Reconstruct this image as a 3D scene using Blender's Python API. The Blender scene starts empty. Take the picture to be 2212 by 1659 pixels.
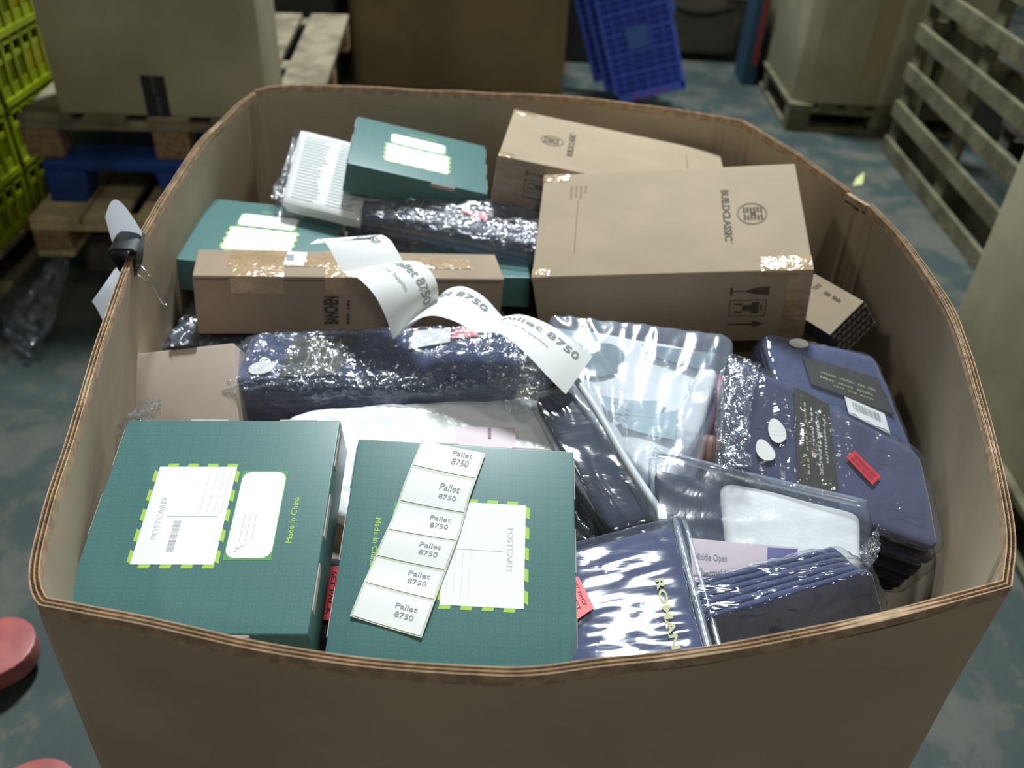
import bpy, bmesh, random
import numpy as np
from math import sin, cos, tan, pi, radians, sqrt, atan2, floor
from mathutils import Vector, Matrix, noise, Euler

# ---------------------------------------------------------------- camera, light, exposure
S = bpy.context.scene
COL = S.collection
PITCH, ROLL, FPX = radians(37.0), radians(3.3), 1900.0
LOC = np.array([0.0, 0.0, 1.7])
FW = np.array([0, cos(PITCH), -sin(PITCH)]); _R0 = np.array([1.0, 0, 0]); _U0 = np.cross(_R0, FW)
RT = _R0 * cos(ROLL) + _U0 * sin(ROLL); UP = np.cross(RT, FW)
cd = bpy.data.cameras.new('camera'); cam = bpy.data.objects.new('camera', cd); COL.objects.link(cam)
cd.sensor_fit = 'HORIZONTAL'; cd.sensor_width = 36.0; cd.lens = 36.0 * FPX / 2212.0
cd.clip_start = 0.02; cd.clip_end = 60
cam.matrix_world = Matrix(((RT[0], UP[0], -FW[0], LOC[0]), (RT[1], UP[1], -FW[1], LOC[1]), (RT[2], UP[2], -FW[2], LOC[2]), (0, 0, 0, 1)))
cd.dof.use_dof = True; cd.dof.focus_distance = 0.95; cd.dof.aperture_fstop = 4.5
S.camera = cam
S.view_settings.view_transform = 'Standard'; S.view_settings.look = 'None'
S.view_settings.gamma = 1.0; S.view_settings.use_curve_mapping = False
S.view_settings.exposure = 0.0

W = bpy.data.worlds.new('world'); S.world = W; W.use_nodes = True
bg = W.node_tree.nodes['Background']; bg.inputs[0].default_value = (0.86, 0.90, 0.84, 1); bg.inputs[1].default_value = 0.072

def lamp(name, kind, loc, energy, color, size=None, size_y=None, target=None):
    d = bpy.data.lights.new(name, kind); o = bpy.data.objects.new(name, d); COL.objects.link(o)
    o.location = loc; d.energy = energy; d.color = color
    if kind == 'AREA':
        d.shape = 'RECTANGLE'; d.size = size; d.size_y = size_y or size
    if kind == 'POINT': d.shadow_soft_size = size
    if kind == 'SPOT':
        d.shadow_soft_size = size; d.spot_size = radians(95); d.spot_blend = 1.0
    if target is not None:
        o.rotation_euler = (Vector(target) - Vector(loc)).to_track_quat('-Z', 'Y').to_euler()
    return o
# high-bay lamps: the bright cool one hangs beyond the bin, the others fill from further off
lamp('high_bay_lamp', 'AREA', (0.1, 5.3, 6.9), 800.0, (0.91, 0.985, 1.0), 0.9, 0.9, target=(0.0, 1.1, 1.0))
lamp('high_bay_lamp', 'AREA', (-5.5, 1.5, 6.9), 62.0, (1.0, 0.97, 0.84), 0.7, 0.7, target=(-1.5, 2.0, 0.3))
lamp('high_bay_lamp', 'AREA', (5.5, 1.5, 6.9), 62.0, (1.0, 0.97, 0.84), 0.7, 0.7, target=(1.5, 2.5, 0.3))
lamp('high_bay_lamp', 'AREA', (0.8, -4.6, 6.9), 80.0, (1.0, 0.96, 0.86), 0.9, 0.9, target=(0.0, 3.0, 0.6))

def ray(px, py): return FW + RT * (px - 1106.0) / FPX - UP * (py - 829.5) / FPX
def at(px, py, z):
    r = ray(px, py); return LOC + r * ((z - LOC[2]) / r[2])
def proj(P):
    d = np.asarray(P, float) - LOC; z = d @ FW
    return np.array([1106 + FPX * (d @ RT) / z, 829.5 - FPX * (d @ UP) / z])

# ---------------------------------------------------------------- materials
MC = {}
def nd(nt, t, **k):
    n = nt.nodes.new(t)
    for a, b in k.items(): setattr(n, a, b)
    return n
def mat(name, col, rough=0.7, metal=0.0, var=0.0, vscale=6.0, bump=0.0, bscale=60.0, spec=0.5, sheen=0.0, coat=0.0, stretch=None, col2=None, thr=(0.4, 0.6), alpha=1.0, emit=None):
    if name in MC: return MC[name]
    m = bpy.data.materials.new(name); m.use_nodes = True; nt = m.node_tree; L = nt.links
    p = nt.nodes['Principled BSDF']
    p.inputs['Base Color'].default_value = (*col, 1); p.inputs['Roughness'].default_value = rough
    p.inputs['Metallic'].default_value = metal; p.inputs['Specular IOR Level'].default_value = spec
    p.inputs['Sheen Weight'].default_value = sheen; p.inputs['Coat Weight'].default_value = coat
    tc = nd(nt, 'ShaderNodeTexCoord'); mp = nd(nt, 'ShaderNodeMapping')
    L.new(tc.outputs['Object'], mp.inputs[0])
    if stretch: mp.inputs['Scale'].default_value = stretch
    if var > 0 or col2:
        nz = nd(nt, 'ShaderNodeTexNoise'); nz.inputs['Scale'].default_value = vscale; nz.inputs['Detail'].default_value = 6
        L.new(mp.outputs[0], nz.inputs['Vector'])
        r = nd(nt, 'ShaderNodeValToRGB'); L.new(nz.outputs[0], r.inputs[0])
        r.color_ramp.elements[0].position = thr[0]; r.color_ramp.elements[1].position = thr[1]
        c2 = col2 if col2 else tuple(min(1, c * (1 + var)) for c in col)
        c1 = col if col2 else tuple(c * (1 - var) for c in col)
        r.color_ramp.elements[0].color = (*c1, 1); r.color_ramp.elements[1].color = (*c2, 1)
        L.new(r.outputs[0], p.inputs['Base Color'])
    if bump > 0:
        n2 = nd(nt, 'ShaderNodeTexNoise'); n2.inputs['Scale'].default_value = bscale; n2.inputs['Detail'].default_value = 4
        L.new(mp.outputs[0], n2.inputs['Vector'])
        b = nd(nt, 'ShaderNodeBump'); b.inputs['Strength'].default_value = bump; b.inputs['Distance'].default_value = 0.01
        L.new(n2.outputs[0], b.inputs['Height']); L.new(b.outputs[0], p.inputs['Normal'])
    if emit:
        p.inputs['Emission Color'].default_value = (*col, 1); p.inputs['Emission Strength'].default_value = emit
    MC[name] = m; return m

def film(name, tint=(1, 1, 1), haze=0.05, gloss=0.10, rough=0.09, scale=45.0, bump=0.8, dist=0.01, stretch=(1, 1, 1)):
    """thin clear polythene: see-through, glossy, creased, with a little milky haze"""
    if name in MC: return MC[name]
    m = bpy.data.materials.new(name); m.use_nodes = True; nt = m.node_tree; L = nt.links
    nt.nodes.remove(nt.nodes['Principled BSDF']); out = nt.nodes['Material Output']
    tc = nd(nt, 'ShaderNodeTexCoord'); mp = nd(nt, 'ShaderNodeMapping'); mp.inputs['Scale'].default_value = stretch
    L.new(tc.outputs['Object'], mp.inputs[0])
    nz = nd(nt, 'ShaderNodeTexNoise'); nz.inputs['Scale'].default_value = scale; nz.inputs['Detail'].default_value = 3.5; nz.inputs['Distortion'].default_value = 1.2
    L.new(mp.outputs[0], nz.inputs['Vector'])
    m1 = nd(nt, 'ShaderNodeMath', operation='SUBTRACT'); m1.inputs[1].default_value = 0.5; L.new(nz.outputs[0], m1.inputs[0])
    m2 = nd(nt, 'ShaderNodeMath', operation='ABSOLUTE'); L.new(m1.outputs[0], m2.inputs[0])
    b = nd(nt, 'ShaderNodeBump'); b.inputs['Strength'].default_value = bump; b.inputs['Distance'].default_value = dist
    L.new(m2.outputs[0], b.inputs['Height'])
    tr = nd(nt, 'ShaderNodeBsdfTransparent'); tr.inputs[0].default_value = (*[0.97 * c for c in tint], 1)
    gl = nd(nt, 'ShaderNodeBsdfGlossy'); gl.inputs['Roughness'].default_value = rough; L.new(b.outputs[0], gl.inputs['Normal'])
    df = nd(nt, 'ShaderNodeBsdfDiffuse'); df.inputs[0].default_value = (0.62, 0.74, 0.95, 1)
    lw = nd(nt, 'ShaderNodeLayerWeight'); lw.inputs[0].default_value = 0.5; L.new(b.outputs[0], lw.inputs['Normal'])
    fr = nd(nt, 'ShaderNodeMath', operation='POWER'); fr.inputs[1].default_value = 5.0; L.new(lw.outputs['Facing'], fr.inputs[0])
    a = nd(nt, 'ShaderNodeMath', operation='MULTIPLY_ADD'); a.inputs[1].default_value = 0.9; a.inputs[2].default_value = gloss + 0.045; a.use_clamp = True
    L.new(fr.outputs[0], a.inputs[0])
    x1 = nd(nt, 'ShaderNodeMixShader'); x1.inputs[0].default_value = haze; L.new(tr.outputs[0], x1.inputs[1]); L.new(df.outputs[0], x1.inputs[2])
    x2 = nd(nt, 'ShaderNodeMixShader'); L.new(a.outputs[0], x2.inputs[0]); L.new(x1.outputs[0], x2.inputs[1]); L.new(gl.outputs[0], x2.inputs[2])
    L.new(x2.outputs[0], out.inputs[0]); MC[name] = m; return m

def green_mat():
    """dark green print with a faint grid of nested squares"""
    m = mat('green_card', (0.07, 0.18, 0.16), 0.38, spec=0.55)
    nt = m.node_tree; L = nt.links; p = nt.nodes['Principled BSDF']
    tc = nd(nt, 'ShaderNodeTexCoord'); sc = nd(nt, 'ShaderNodeVectorMath', operation='SCALE'); sc.inputs['Scale'].default_value = 74.0
    L.new(tc.outputs['Object'], sc.inputs[0])
    fr = nd(nt, 'ShaderNodeVectorMath', operation='FRACTION'); L.new(sc.outputs[0], fr.inputs[0])
    sb = nd(nt, 'ShaderNodeVectorMath', operation='SUBTRACT'); sb.inputs[1].default_value = (0.5, 0.5, 0.5); L.new(fr.outputs[0], sb.inputs[0])
    ab = nd(nt, 'ShaderNodeVectorMath', operation='ABSOLUTE'); L.new(sb.outputs[0], ab.inputs[0])
    sp = nd(nt, 'ShaderNodeSeparateXYZ'); L.new(ab.outputs[0], sp.inputs[0])
    mx = nd(nt, 'ShaderNodeMath', operation='MAXIMUM'); L.new(sp.outputs[0], mx.inputs[0]); L.new(sp.outputs[1], mx.inputs[1])
    s2 = nd(nt, 'ShaderNodeMath', operation='MULTIPLY'); s2.inputs[1].default_value = 26.0; L.new(mx.outputs[0], s2.inputs[0])
    sn = nd(nt, 'ShaderNodeMath', operation='SINE'); L.new(s2.outputs[0], sn.inputs[0])
    r = nd(nt, 'ShaderNodeValToRGB'); L.new(sn.outputs[0], r.inputs[0])
    r.color_ramp.elements[0].position = 0.45; r.color_ramp.elements[0].color = (0.070, 0.175, 0.172, 1)
    r.color_ramp.elements[1].position = 0.62; r.color_ramp.elements[1].color = (0.082, 0.196, 0.194, 1)
    L.new(r.outputs[0], p.inputs['Base Color'])
    return m

KRAFT_BIN = mat('kraft_bin_board', (0.44, 0.365, 0.265), 0.82, var=0.07, vscale=5, bump=0.10, bscale=14, spec=0.25)
KRAFT_EDGE = mat('kraft_cut_edge', (0.45, 0.32, 0.21), 0.9, var=0.2, vscale=80, spec=0.15)
KRAFT_CARTON = mat('kraft_carton', (0.37, 0.295, 0.205), 0.75, var=0.05, vscale=7, bump=0.06, bscale=25, spec=0.3)
KRAFT_PINK = mat('kraft_carton_plain', (0.33, 0.255, 0.185), 0.8, var=0.06, vscale=7, spec=0.25)
KRAFT_ROSE = mat('kraft_carton_rosy', (0.56, 0.465, 0.40), 0.8, var=0.05, vscale=7, spec=0.25)
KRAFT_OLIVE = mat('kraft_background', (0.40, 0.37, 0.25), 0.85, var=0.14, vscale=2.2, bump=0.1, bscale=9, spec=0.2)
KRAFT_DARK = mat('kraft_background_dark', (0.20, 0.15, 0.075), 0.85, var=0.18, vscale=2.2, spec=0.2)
TAPE = mat('clear_brown_tape', (0.42, 0.30, 0.18), 0.18, var=0.1, vscale=20, bump=0.5, bscale=60, spec=0.7)
GREEN = green_mat()
WHITE = mat('white_paper', (0.86, 0.88, 0.88), 0.6, spec=0.3)
LABEL = mat('white_label_stock', (0.83, 0.86, 0.87), 0.45, spec=0.4)
LABELGAP = mat('label_backing', (0.60, 0.64, 0.55), 0.4, spec=0.4)
FAINTINK = mat('faint_ink', (0.55, 0.57, 0.62), 0.6)
LIME = mat('lime_print', (0.36, 0.60, 0.08), 0.5)
INK = mat('black_ink', (0.03, 0.03, 0.03), 0.6, spec=0.2)
GREYINK = mat('grey_ink', (0.30, 0.31, 0.33), 0.6, spec=0.2)
BROWNINK = mat('brown_ink', (0.10, 0.08, 0.055), 0.7, spec=0.2)
NAVY = mat('navy_cotton', (0.050, 0.066, 0.170), 0.85, var=0.12, vscale=30, bump=0.25, bscale=500, spec=0.25, sheen=0.3)
NAVYGREY = mat('navy_grey_cotton', (0.105, 0.108, 0.150), 0.85, var=0.12, vscale=30, bump=0.2, bscale=500, spec=0.25, sheen=0.3)
BLACKCLOTH = mat('black_cotton', (0.012, 0.014, 0.022), 0.85, var=0.1, vscale=30, spec=0.3, sheen=0.2)
BAND = mat('dark_olive_band', (0.045, 0.043, 0.032), 0.5, spec=0.4)
OLIVEINK = mat('olive_ink', (0.30, 0.31, 0.17), 0.6)
RED = mat('red_label', (0.72, 0.03, 0.05), 0.5)
PINKCARD = mat('pale_pink_card', (0.66, 0.56, 0.62), 0.6)
PURPLE = mat('violet_print', (0.10, 0.09, 0.30), 0.5)
PINK = mat('hot_pink', (0.65, 0.08, 0.16), 0.5, var=0.3, vscale=20)
WHITECLOTH = mat('white_fabric', (0.84, 0.88, 0.91), 0.85, var=0.06, vscale=12, bump=0.35, bscale=22, spec=0.3)
TEAL = mat('teal_grey_print', (0.10, 0.17, 0.21), 0.6)
PALETEAL = mat('pale_teal_print', (0.38, 0.50, 0.56), 0.7, var=0.12, vscale=18)
WOOD = mat('pallet_wood', (0.195, 0.17, 0.115), 0.85, var=0.3, vscale=9, stretch=(1, 1, 1), bump=0.3, bscale=40, spec=0.2)
WOODPALE = mat('pallet_wood_pale', (0.47, 0.38, 0.22), 0.85, var=0.2, vscale=9, bump=0.3, bscale=40, spec=0.2)
WOODORANGE = mat('chipboard_block', (0.26, 0.18, 0.10), 0.9, var=0.25, vscale=60, spec=0.15)
WOODDARK = mat('pallet_wood_grey', (0.10, 0.095, 0.08), 0.9, var=0.25, vscale=9, spec=0.2)
WOODGREEN = mat('pallet_wood_weathered', (0.135, 0.128, 0.078), 0.85, var=0.25, vscale=7, bump=0.3, bscale=40, spec=0.2)
YELLOW = mat('yellow_green_plastic', (0.22, 0.27, 0.006), 0.35, var=0.15, vscale=5, spec=0.5)
YELLOWO = mat('ochre_plastic', (0.28, 0.22, 0.006), 0.4, spec=0.5)
BLUE = mat('blue_plastic', (0.10, 0.17, 0.85), 0.35, spec=0.5, var=0.1, vscale=8)
BLUELIGHT = mat('light_blue_label', (0.08, 0.20, 0.62), 0.5)
BLUEPAL = mat('blue_pallet_plastic', (0.012, 0.05, 0.23), 0.5, spec=0.4, var=0.2, vscale=6)
REDPAINT = mat('red_enamel', (0.36, 0.10, 0.095), 0.4, var=0.12, vscale=20, spec=0.5)
BLACKP = mat('black_enamel', (0.012, 0.016, 0.016), 0.35, spec=0.5)
STEEL = mat('bright_wire', (0.6, 0.6, 0.6), 0.25, metal=1.0)
RUBBER = mat('dark_rubber', (0.02, 0.02, 0.02), 0.7)
FILM = film('clear_film', haze=0.05, gloss=0.03, scale=26, bump=0.6, dist=0.004)
FILMX = film('clear_film_crinkled', haze=0.08, gloss=0.08, rough=0.16, scale=42, bump=0.9, dist=0.008)
FILMS = film('clear_film_taut', haze=0.06, gloss=0.06, rough=0.14, scale=9, bump=0.45, dist=0.005, stretch=(0.5, 2.2, 1))
FILMY = film('clear_film_creased', haze=0.03, gloss=0.04, rough=0.12, scale=16, bump=0.8, dist=0.010, stretch=(0.5, 2.0, 1))
FILMV = film('clear_film_soft', haze=0.07, gloss=0.05, rough=0.18, scale=12, bump=0.45, dist=0.005)
FILMW = film('milky_film', haze=0.18, gloss=0.04, rough=0.2, scale=12, bump=0.4, dist=0.004)
FILMJ = film('clear_film_loose', haze=0.16, gloss=0.06, scale=30, bump=1.0, dist=0.03)

# ---------------------------------------------------------------- object helpers
class M:
    def __init__(s): s.v = []; s.f = []; s.m = []; s.mi = 0
    def add(s, vs, fs, mi=None):
        o = len(s.v); s.v += [tuple(float(c) for c in p) for p in vs]
        s.f += [tuple(i + o for i in f) for f in fs]; s.m += [s.mi if mi is None else mi] * len(fs); return s
    def box(s, x0, x1, y0, y1, z0, z1, mi=None, tf=None):
        vs = [(x0, y0, z0), (x1, y0, z0), (x1, y1, z0), (x0, y1, z0), (x0, y0, z1), (x1, y0, z1), (x1, y1, z1), (x0, y1, z1)]
        if tf: vs = [tf(p) for p in vs]
        return s.add(vs, [(0, 3, 2, 1), (4, 5, 6, 7), (0, 1, 5, 4), (1, 2, 6, 5), (2, 3, 7, 6), (3, 0, 4, 7)], mi)
    def grid(s, fn, nu, nv, mi=None, flip=False):
        vs = [fn(i / nu, j / nv) for j in range(nv + 1) for i in range(nu + 1)]
        fs = []
        for j in range(nv):
            for i in range(nu):
                a = j * (nu + 1) + i; q = (a, a + 1, a + nu + 2, a + nu + 1); fs.append(q[::-1] if flip else q)
        return s.add(vs, fs, mi)
    def tube(s, pts, r, n=8, mi=None):
        P = [Vector(p) for p in pts]; vs = []; fs = []
        for i, p in enumerate(P):
            t = (P[min(i + 1, len(P) - 1)] - P[max(i - 1, 0)]).normalized()
            a = t.orthogonal().normalized() if i == 0 else (a - t * a.dot(t)).normalized()
            b = t.cross(a); rr = r[i] if isinstance(r, (list, tuple)) else r
            vs += [p + (a * cos(2 * pi * k / n) + b * sin(2 * pi * k / n)) * rr for k in range(n)]
        for i in range(len(P) - 1):
            for k in range(n): fs.append((i * n + k, i * n + (k + 1) % n, (i + 1) * n + (k + 1) % n, (i + 1) * n + k))
        fs.append(tuple(range(n))[::-1]); fs.append(tuple((len(P) - 1) * n + k for k in range(n)))
        return s.add(vs, fs, mi)
    def prism(s, poly, z0, z1, mi=None, tf=None):
        n = len(poly); vs = [(x, y, z0) for x, y in poly] + [(x, y, z1) for x, y in poly]
        if tf: vs = [tf(p) for p in vs]
        return s.add(vs, [tuple(range(n))[::-1], tuple(range(n, 2 * n))] + [(i, (i + 1) % n, n + (i + 1) % n, n + i) for i in range(n)], mi)
    def build(s, name, mats, parent=None, smooth=False, bevel=0.0, seg=2, origin=None):
        me = bpy.data.meshes.new(name)
        o0 = Vector(origin) if origin is not None else Vector((0, 0, 0))
        me.from_pydata([tuple(Vector(p) - o0) for p in s.v], [], s.f)
        for m_ in (mats if isinstance(mats, (list, tuple)) else [mats]): me.materials.append(m_)
        for p, k in zip(me.polygons, s.m): p.material_index = k
        bm = bmesh.new(); bm.from_mesh(me)
        if bevel > 0:
            bmesh.ops.bevel(bm, geom=bm.edges[:], offset=bevel, segments=seg, profile=0.6, affect='EDGES', clamp_overlap=True)
        bmesh.ops.recalc_face_normals(bm, faces=bm.faces[:]); bm.to_mesh(me); bm.free()
        if smooth:
            for p in me.polygons: p.use_smooth = True
            if smooth != 'all': me.set_sharp_from_angle(angle=radians(38))
        ob = bpy.data.objects.new(name, me); COL.objects.link(ob)
        if parent is not None: ob.parent = parent
        ob.location = o0
        return ob

def tag(o, label=None, cat=None, group=None, kind=None):
    if label: o['label'] = label
    if cat: o['category'] = cat
    if group: o['group'] = group
    if kind: o['kind'] = kind
    return o
def empty(name, loc, R=None, label=None, cat=None, group=None):
    o = bpy.data.objects.new(name, None); COL.objects.link(o); o.empty_display_size = 0.05
    mw = Matrix.Identity(4) if R is None else R.to_4x4()
    mw.translation = Vector([float(c) for c in loc]); o.matrix_world = mw
    return tag(o, label, cat, group)
def copy_tree(o, parent=None):
    c = o.copy(); COL.objects.link(c)
    if parent is not None: c.parent = parent
    for ch in [x for x in bpy.data.objects if x.parent == o]: copy_tree(ch, c)
    return c
def rotv(v):
    v = Vector(v); a = v.length
    return Matrix.Rotation(a, 3, v.normalized()) if a > 1e-9 else Matrix.Identity(3)

_TC = {}
def textgeo(s, bold=0.0):
    """flat letters: 2-D verts normalised so that cap height is about 0.7, and faces"""
    if (s, bold) in _TC: return _TC[(s, bold)]
    cu = bpy.data.curves.new('t', 'FONT'); cu.body = s; cu.size = 1.0; cu.offset = bold; cu.resolution_u = 3
    o = bpy.data.objects.new('t', cu); COL.objects.link(o)
    dg = bpy.context.evaluated_depsgraph_get(); me = bpy.data.meshes.new_from_object(o.evaluated_get(dg))
    vs = [(v.co.x, v.co.y) for v in me.vertices]; fs = [tuple(p.vertices) for p in me.polygons]
    bpy.data.objects.remove(o); bpy.data.curves.remove(cu); bpy.data.meshes.remove(me)
    x0 = min(v[0] for v in vs); x1 = max(v[0] for v in vs)
    _TC[(s, bold)] = (vs, fs, x0, x1); return _TC[(s, bold)]
def put_text(m, s, fn, w=None, h=0.01, bold=0.0, mi=0):
    """fn maps (along 0..w, up) to a point; w = wanted length; h = cap height"""
    vs, fs, x0, x1 = textgeo(s, bold); k = h / 0.7
    sx = k if w is None else w / (x1 - x0)
    m.add([fn((x - x0) * sx, y * k) for x, y in vs], fs, mi)
def bars(m, fn, w, h, n=26, seed=1, mi=0):
    """a barcode of n bars inside w x h"""
    r = random.Random(seed); x = 0.0; step = w / n
    for i in range(n):
        b = step * r.choice((0.3, 0.5, 0.75)); m.add([fn(x, 0), fn(x + b, 0), fn(x + b, h), fn(x, h)], [(0, 1, 2, 3)], mi); x += step

def words(m, fn, w, h, n=3, seed=1, mi=0):
    """blurred, unreadable print: a row of small word-long marks"""
    r = random.Random(seed); L = [r.uniform(0.6, 1.4) for _ in range(n)]; k = w / (sum(L) + 0.25 * (n - 1)); x = 0.0
    for l in L:
        c = max(2, int(l * 5)); cw = l * k / c
        for j in range(c):
            t = h * r.choice((0.7, 0.85, 1.0)); m.add([fn(x, 0), fn(x + cw * 0.72, 0), fn(x + cw * 0.72, t), fn(x, t)], [(0, 1, 2, 3)], mi); x += cw
        x += 0.25 * k

# ---------------------------------------------------------------- floor
def floor_mat():
    m = bpy.data.materials.new('painted_concrete'); m.use_nodes = True; nt = m.node_tree; L = nt.links; p = nt.nodes['Principled BSDF']
    tc = nd(nt, 'ShaderNodeTexCoord')
    a = nd(nt, 'ShaderNodeTexNoise'); a.inputs['Scale'].default_value = 3.6; a.inputs['Detail'].default_value = 9; a.inputs['Roughness'].default_value = 0.62; a.inputs['Distortion'].default_value = 0.4
    L.new(tc.outputs['Object'], a.inputs['Vector'])
    r = nd(nt, 'ShaderNodeValToRGB'); L.new(a.outputs[0], r.inputs[0])
    e = r.color_ramp.elements; e[0].position = 0.42; e[0].color = (0.030, 0.052, 0.050, 1); e[1].position = 0.60; e[1].color = (0.092, 0.098, 0.082, 1)
    q = e.new(0.495); q.color = (0.042, 0.062, 0.056, 1); q = e.new(0.512); q.color = (0.070, 0.076, 0.066, 1)
    b = nd(nt, 'ShaderNodeTexNoise'); b.inputs['Scale'].default_value = 0.7; b.inputs['Detail'].default_value = 5; L.new(tc.outputs['Object'], b.inputs['Vector'])
    mx = nd(nt, 'ShaderNodeMix', data_type='RGBA', blend_type='MULTIPLY'); mx.inputs[0].default_value = 0.7
    r2 = nd(nt, 'ShaderNodeValToRGB'); L.new(b.outputs[0], r2.inputs[0]); r2.color_ramp.elements[0].position = 0.35; r2.color_ramp.elements[0].color = (0.5, 0.56, 0.56, 1); r2.color_ramp.elements[1].position = 0.6
    L.new(r.outputs[0], mx.inputs['A']); L.new(r2.outputs[0], mx.inputs['B']); L.new(mx.outputs['Result'], p.inputs['Base Color'])
    p.inputs['Roughness'].default_value = 0.62
    bm_ = nd(nt, 'ShaderNodeBump'); bm_.inputs['Strength'].default_value = 0.3; bm_.inputs['Distance'].default_value = 0.01; L.new(a.outputs[0], bm_.inputs['Height']); L.new(bm_.outputs[0], p.inputs['Normal'])
    return m
fl = M(); fl.add([(-7, -3, 0), (8, -3, 0), (8, 12, 0), (-7, 12, 0)], [(0, 1, 2, 3)])
tag(fl.build('floor', floor_mat()), 'worn concrete floor with patches of green paint', 'floor', kind='structure')

# ---------------------------------------------------------------- pallets
def pallet(loc, R, Wd, D, label, nb=7, bw=0.1, wood=WOOD, block=None, group=None, name='wooden_pallet', seed=0, skip=(), base='full'):
    """deck boards run along local y; origin at the near left bottom corner"""
    rr = random.Random(seed); root = empty(name, loc, R, label, 'pallet', group); H = 0.144
    first = None
    for i in range(nb):
        x = i * (Wd - bw) / (nb - 1); w = bw if 0 < i < nb - 1 or seed == 9 else bw * 1.25
        if i == nb - 1: x = Wd - w
        if i in skip: continue
        j = rr.uniform(-0.006, 0.006)
        M().box(x, x + w, 0.003 + j, D - 0.003 + j, H - 0.022, H).build('deck_board', wood, root, bevel=0.002, seg=1)
    for y in (0, D / 2 - 0.05, D - 0.1):
        M().box(0.002, Wd - 0.002, y, y + 0.1, H - 0.044, H - 0.0225).build('stringer_board', wood, root, bevel=0.002, seg=1)
        for x in (0, Wd / 2 - 0.06, Wd - 0.12):
            M().box(x + 0.001, x + 0.119, y + 0.001, y + 0.099, 0.0 if base == 'none' else 0.0225, H - 0.0445).build('block', block or wood, root, bevel=0.006, seg=2)
    for x in (() if base == 'none' else (0, Wd / 2 - 0.06, Wd - 0.12)):
        M().box(x, x + 0.12, 0.0 if base == 'y' else 0.1, D - (0 if base == 'y' else 0.1), 0, 0.022).build('bottom_board', wood, root, bevel=0.002, seg=1)
    for y in ((0, D - 0.1) if base == 'full' else ()):
        M().box(0, Wd, y, y + 0.0995, 0, 0.022).build('bottom_board', wood, root, bevel=0.002, seg=1)
    return root
RZ = lambda d: Matrix.Rotation(radians(d), 3, 'Z')

# ---------------------------------------------------------------- the big open bin
RIMZ = 1.10
SEG = [ # outline of the rim, one run per wall panel, corner to corner
 [(85, 1308), (200, 1328), (300, 1346), (500, 1392), (700, 1428), (850, 1446), (1000, 1456), (1150, 1458), (1300, 1440), (1500, 1415), (1700, 1383), (1960, 1324), (2186, 1268)],
 [(2186, 1268), (2190, 1150), (2163, 1000), (2122, 850), (2064, 680), (1975, 540), (1885, 442)],
 [(1885, 442), (1840, 415), (1770, 362), (1700, 314), (1605, 258)],
 [(1605, 258), (1400, 226), (1225, 207), (1000, 197), (900, 193), (750, 184), (600, 186), (547, 196)],
 [(547, 196), (500, 238), (440, 292), (385, 370), (330, 456), (272, 566), (205, 750), (150, 930), (100, 1080), (66, 1215), (68, 1280), (85, 1308)]]
def catmull(P, step=0.006):
    P = [np.array(p[:2]) for p in P]; out = []
    Q = [2 * P[0] - P[1]] + P + [2 * P[-1] - P[-2]]
    for i in range(1, len(Q) - 2):
        a, b, c, d = Q[i - 1:i + 3]; n = max(2, int(np.linalg.norm(c - b) / step))
        for k in range(n):
            t = k / n; out.append(0.5 * ((2 * b) + (c - a) * t + (2 * a - 5 * b + 4 * c - d) * t * t + (3 * b - a - 3 * c + d) * t ** 3))
    out.append(P[-1]); return out
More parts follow.
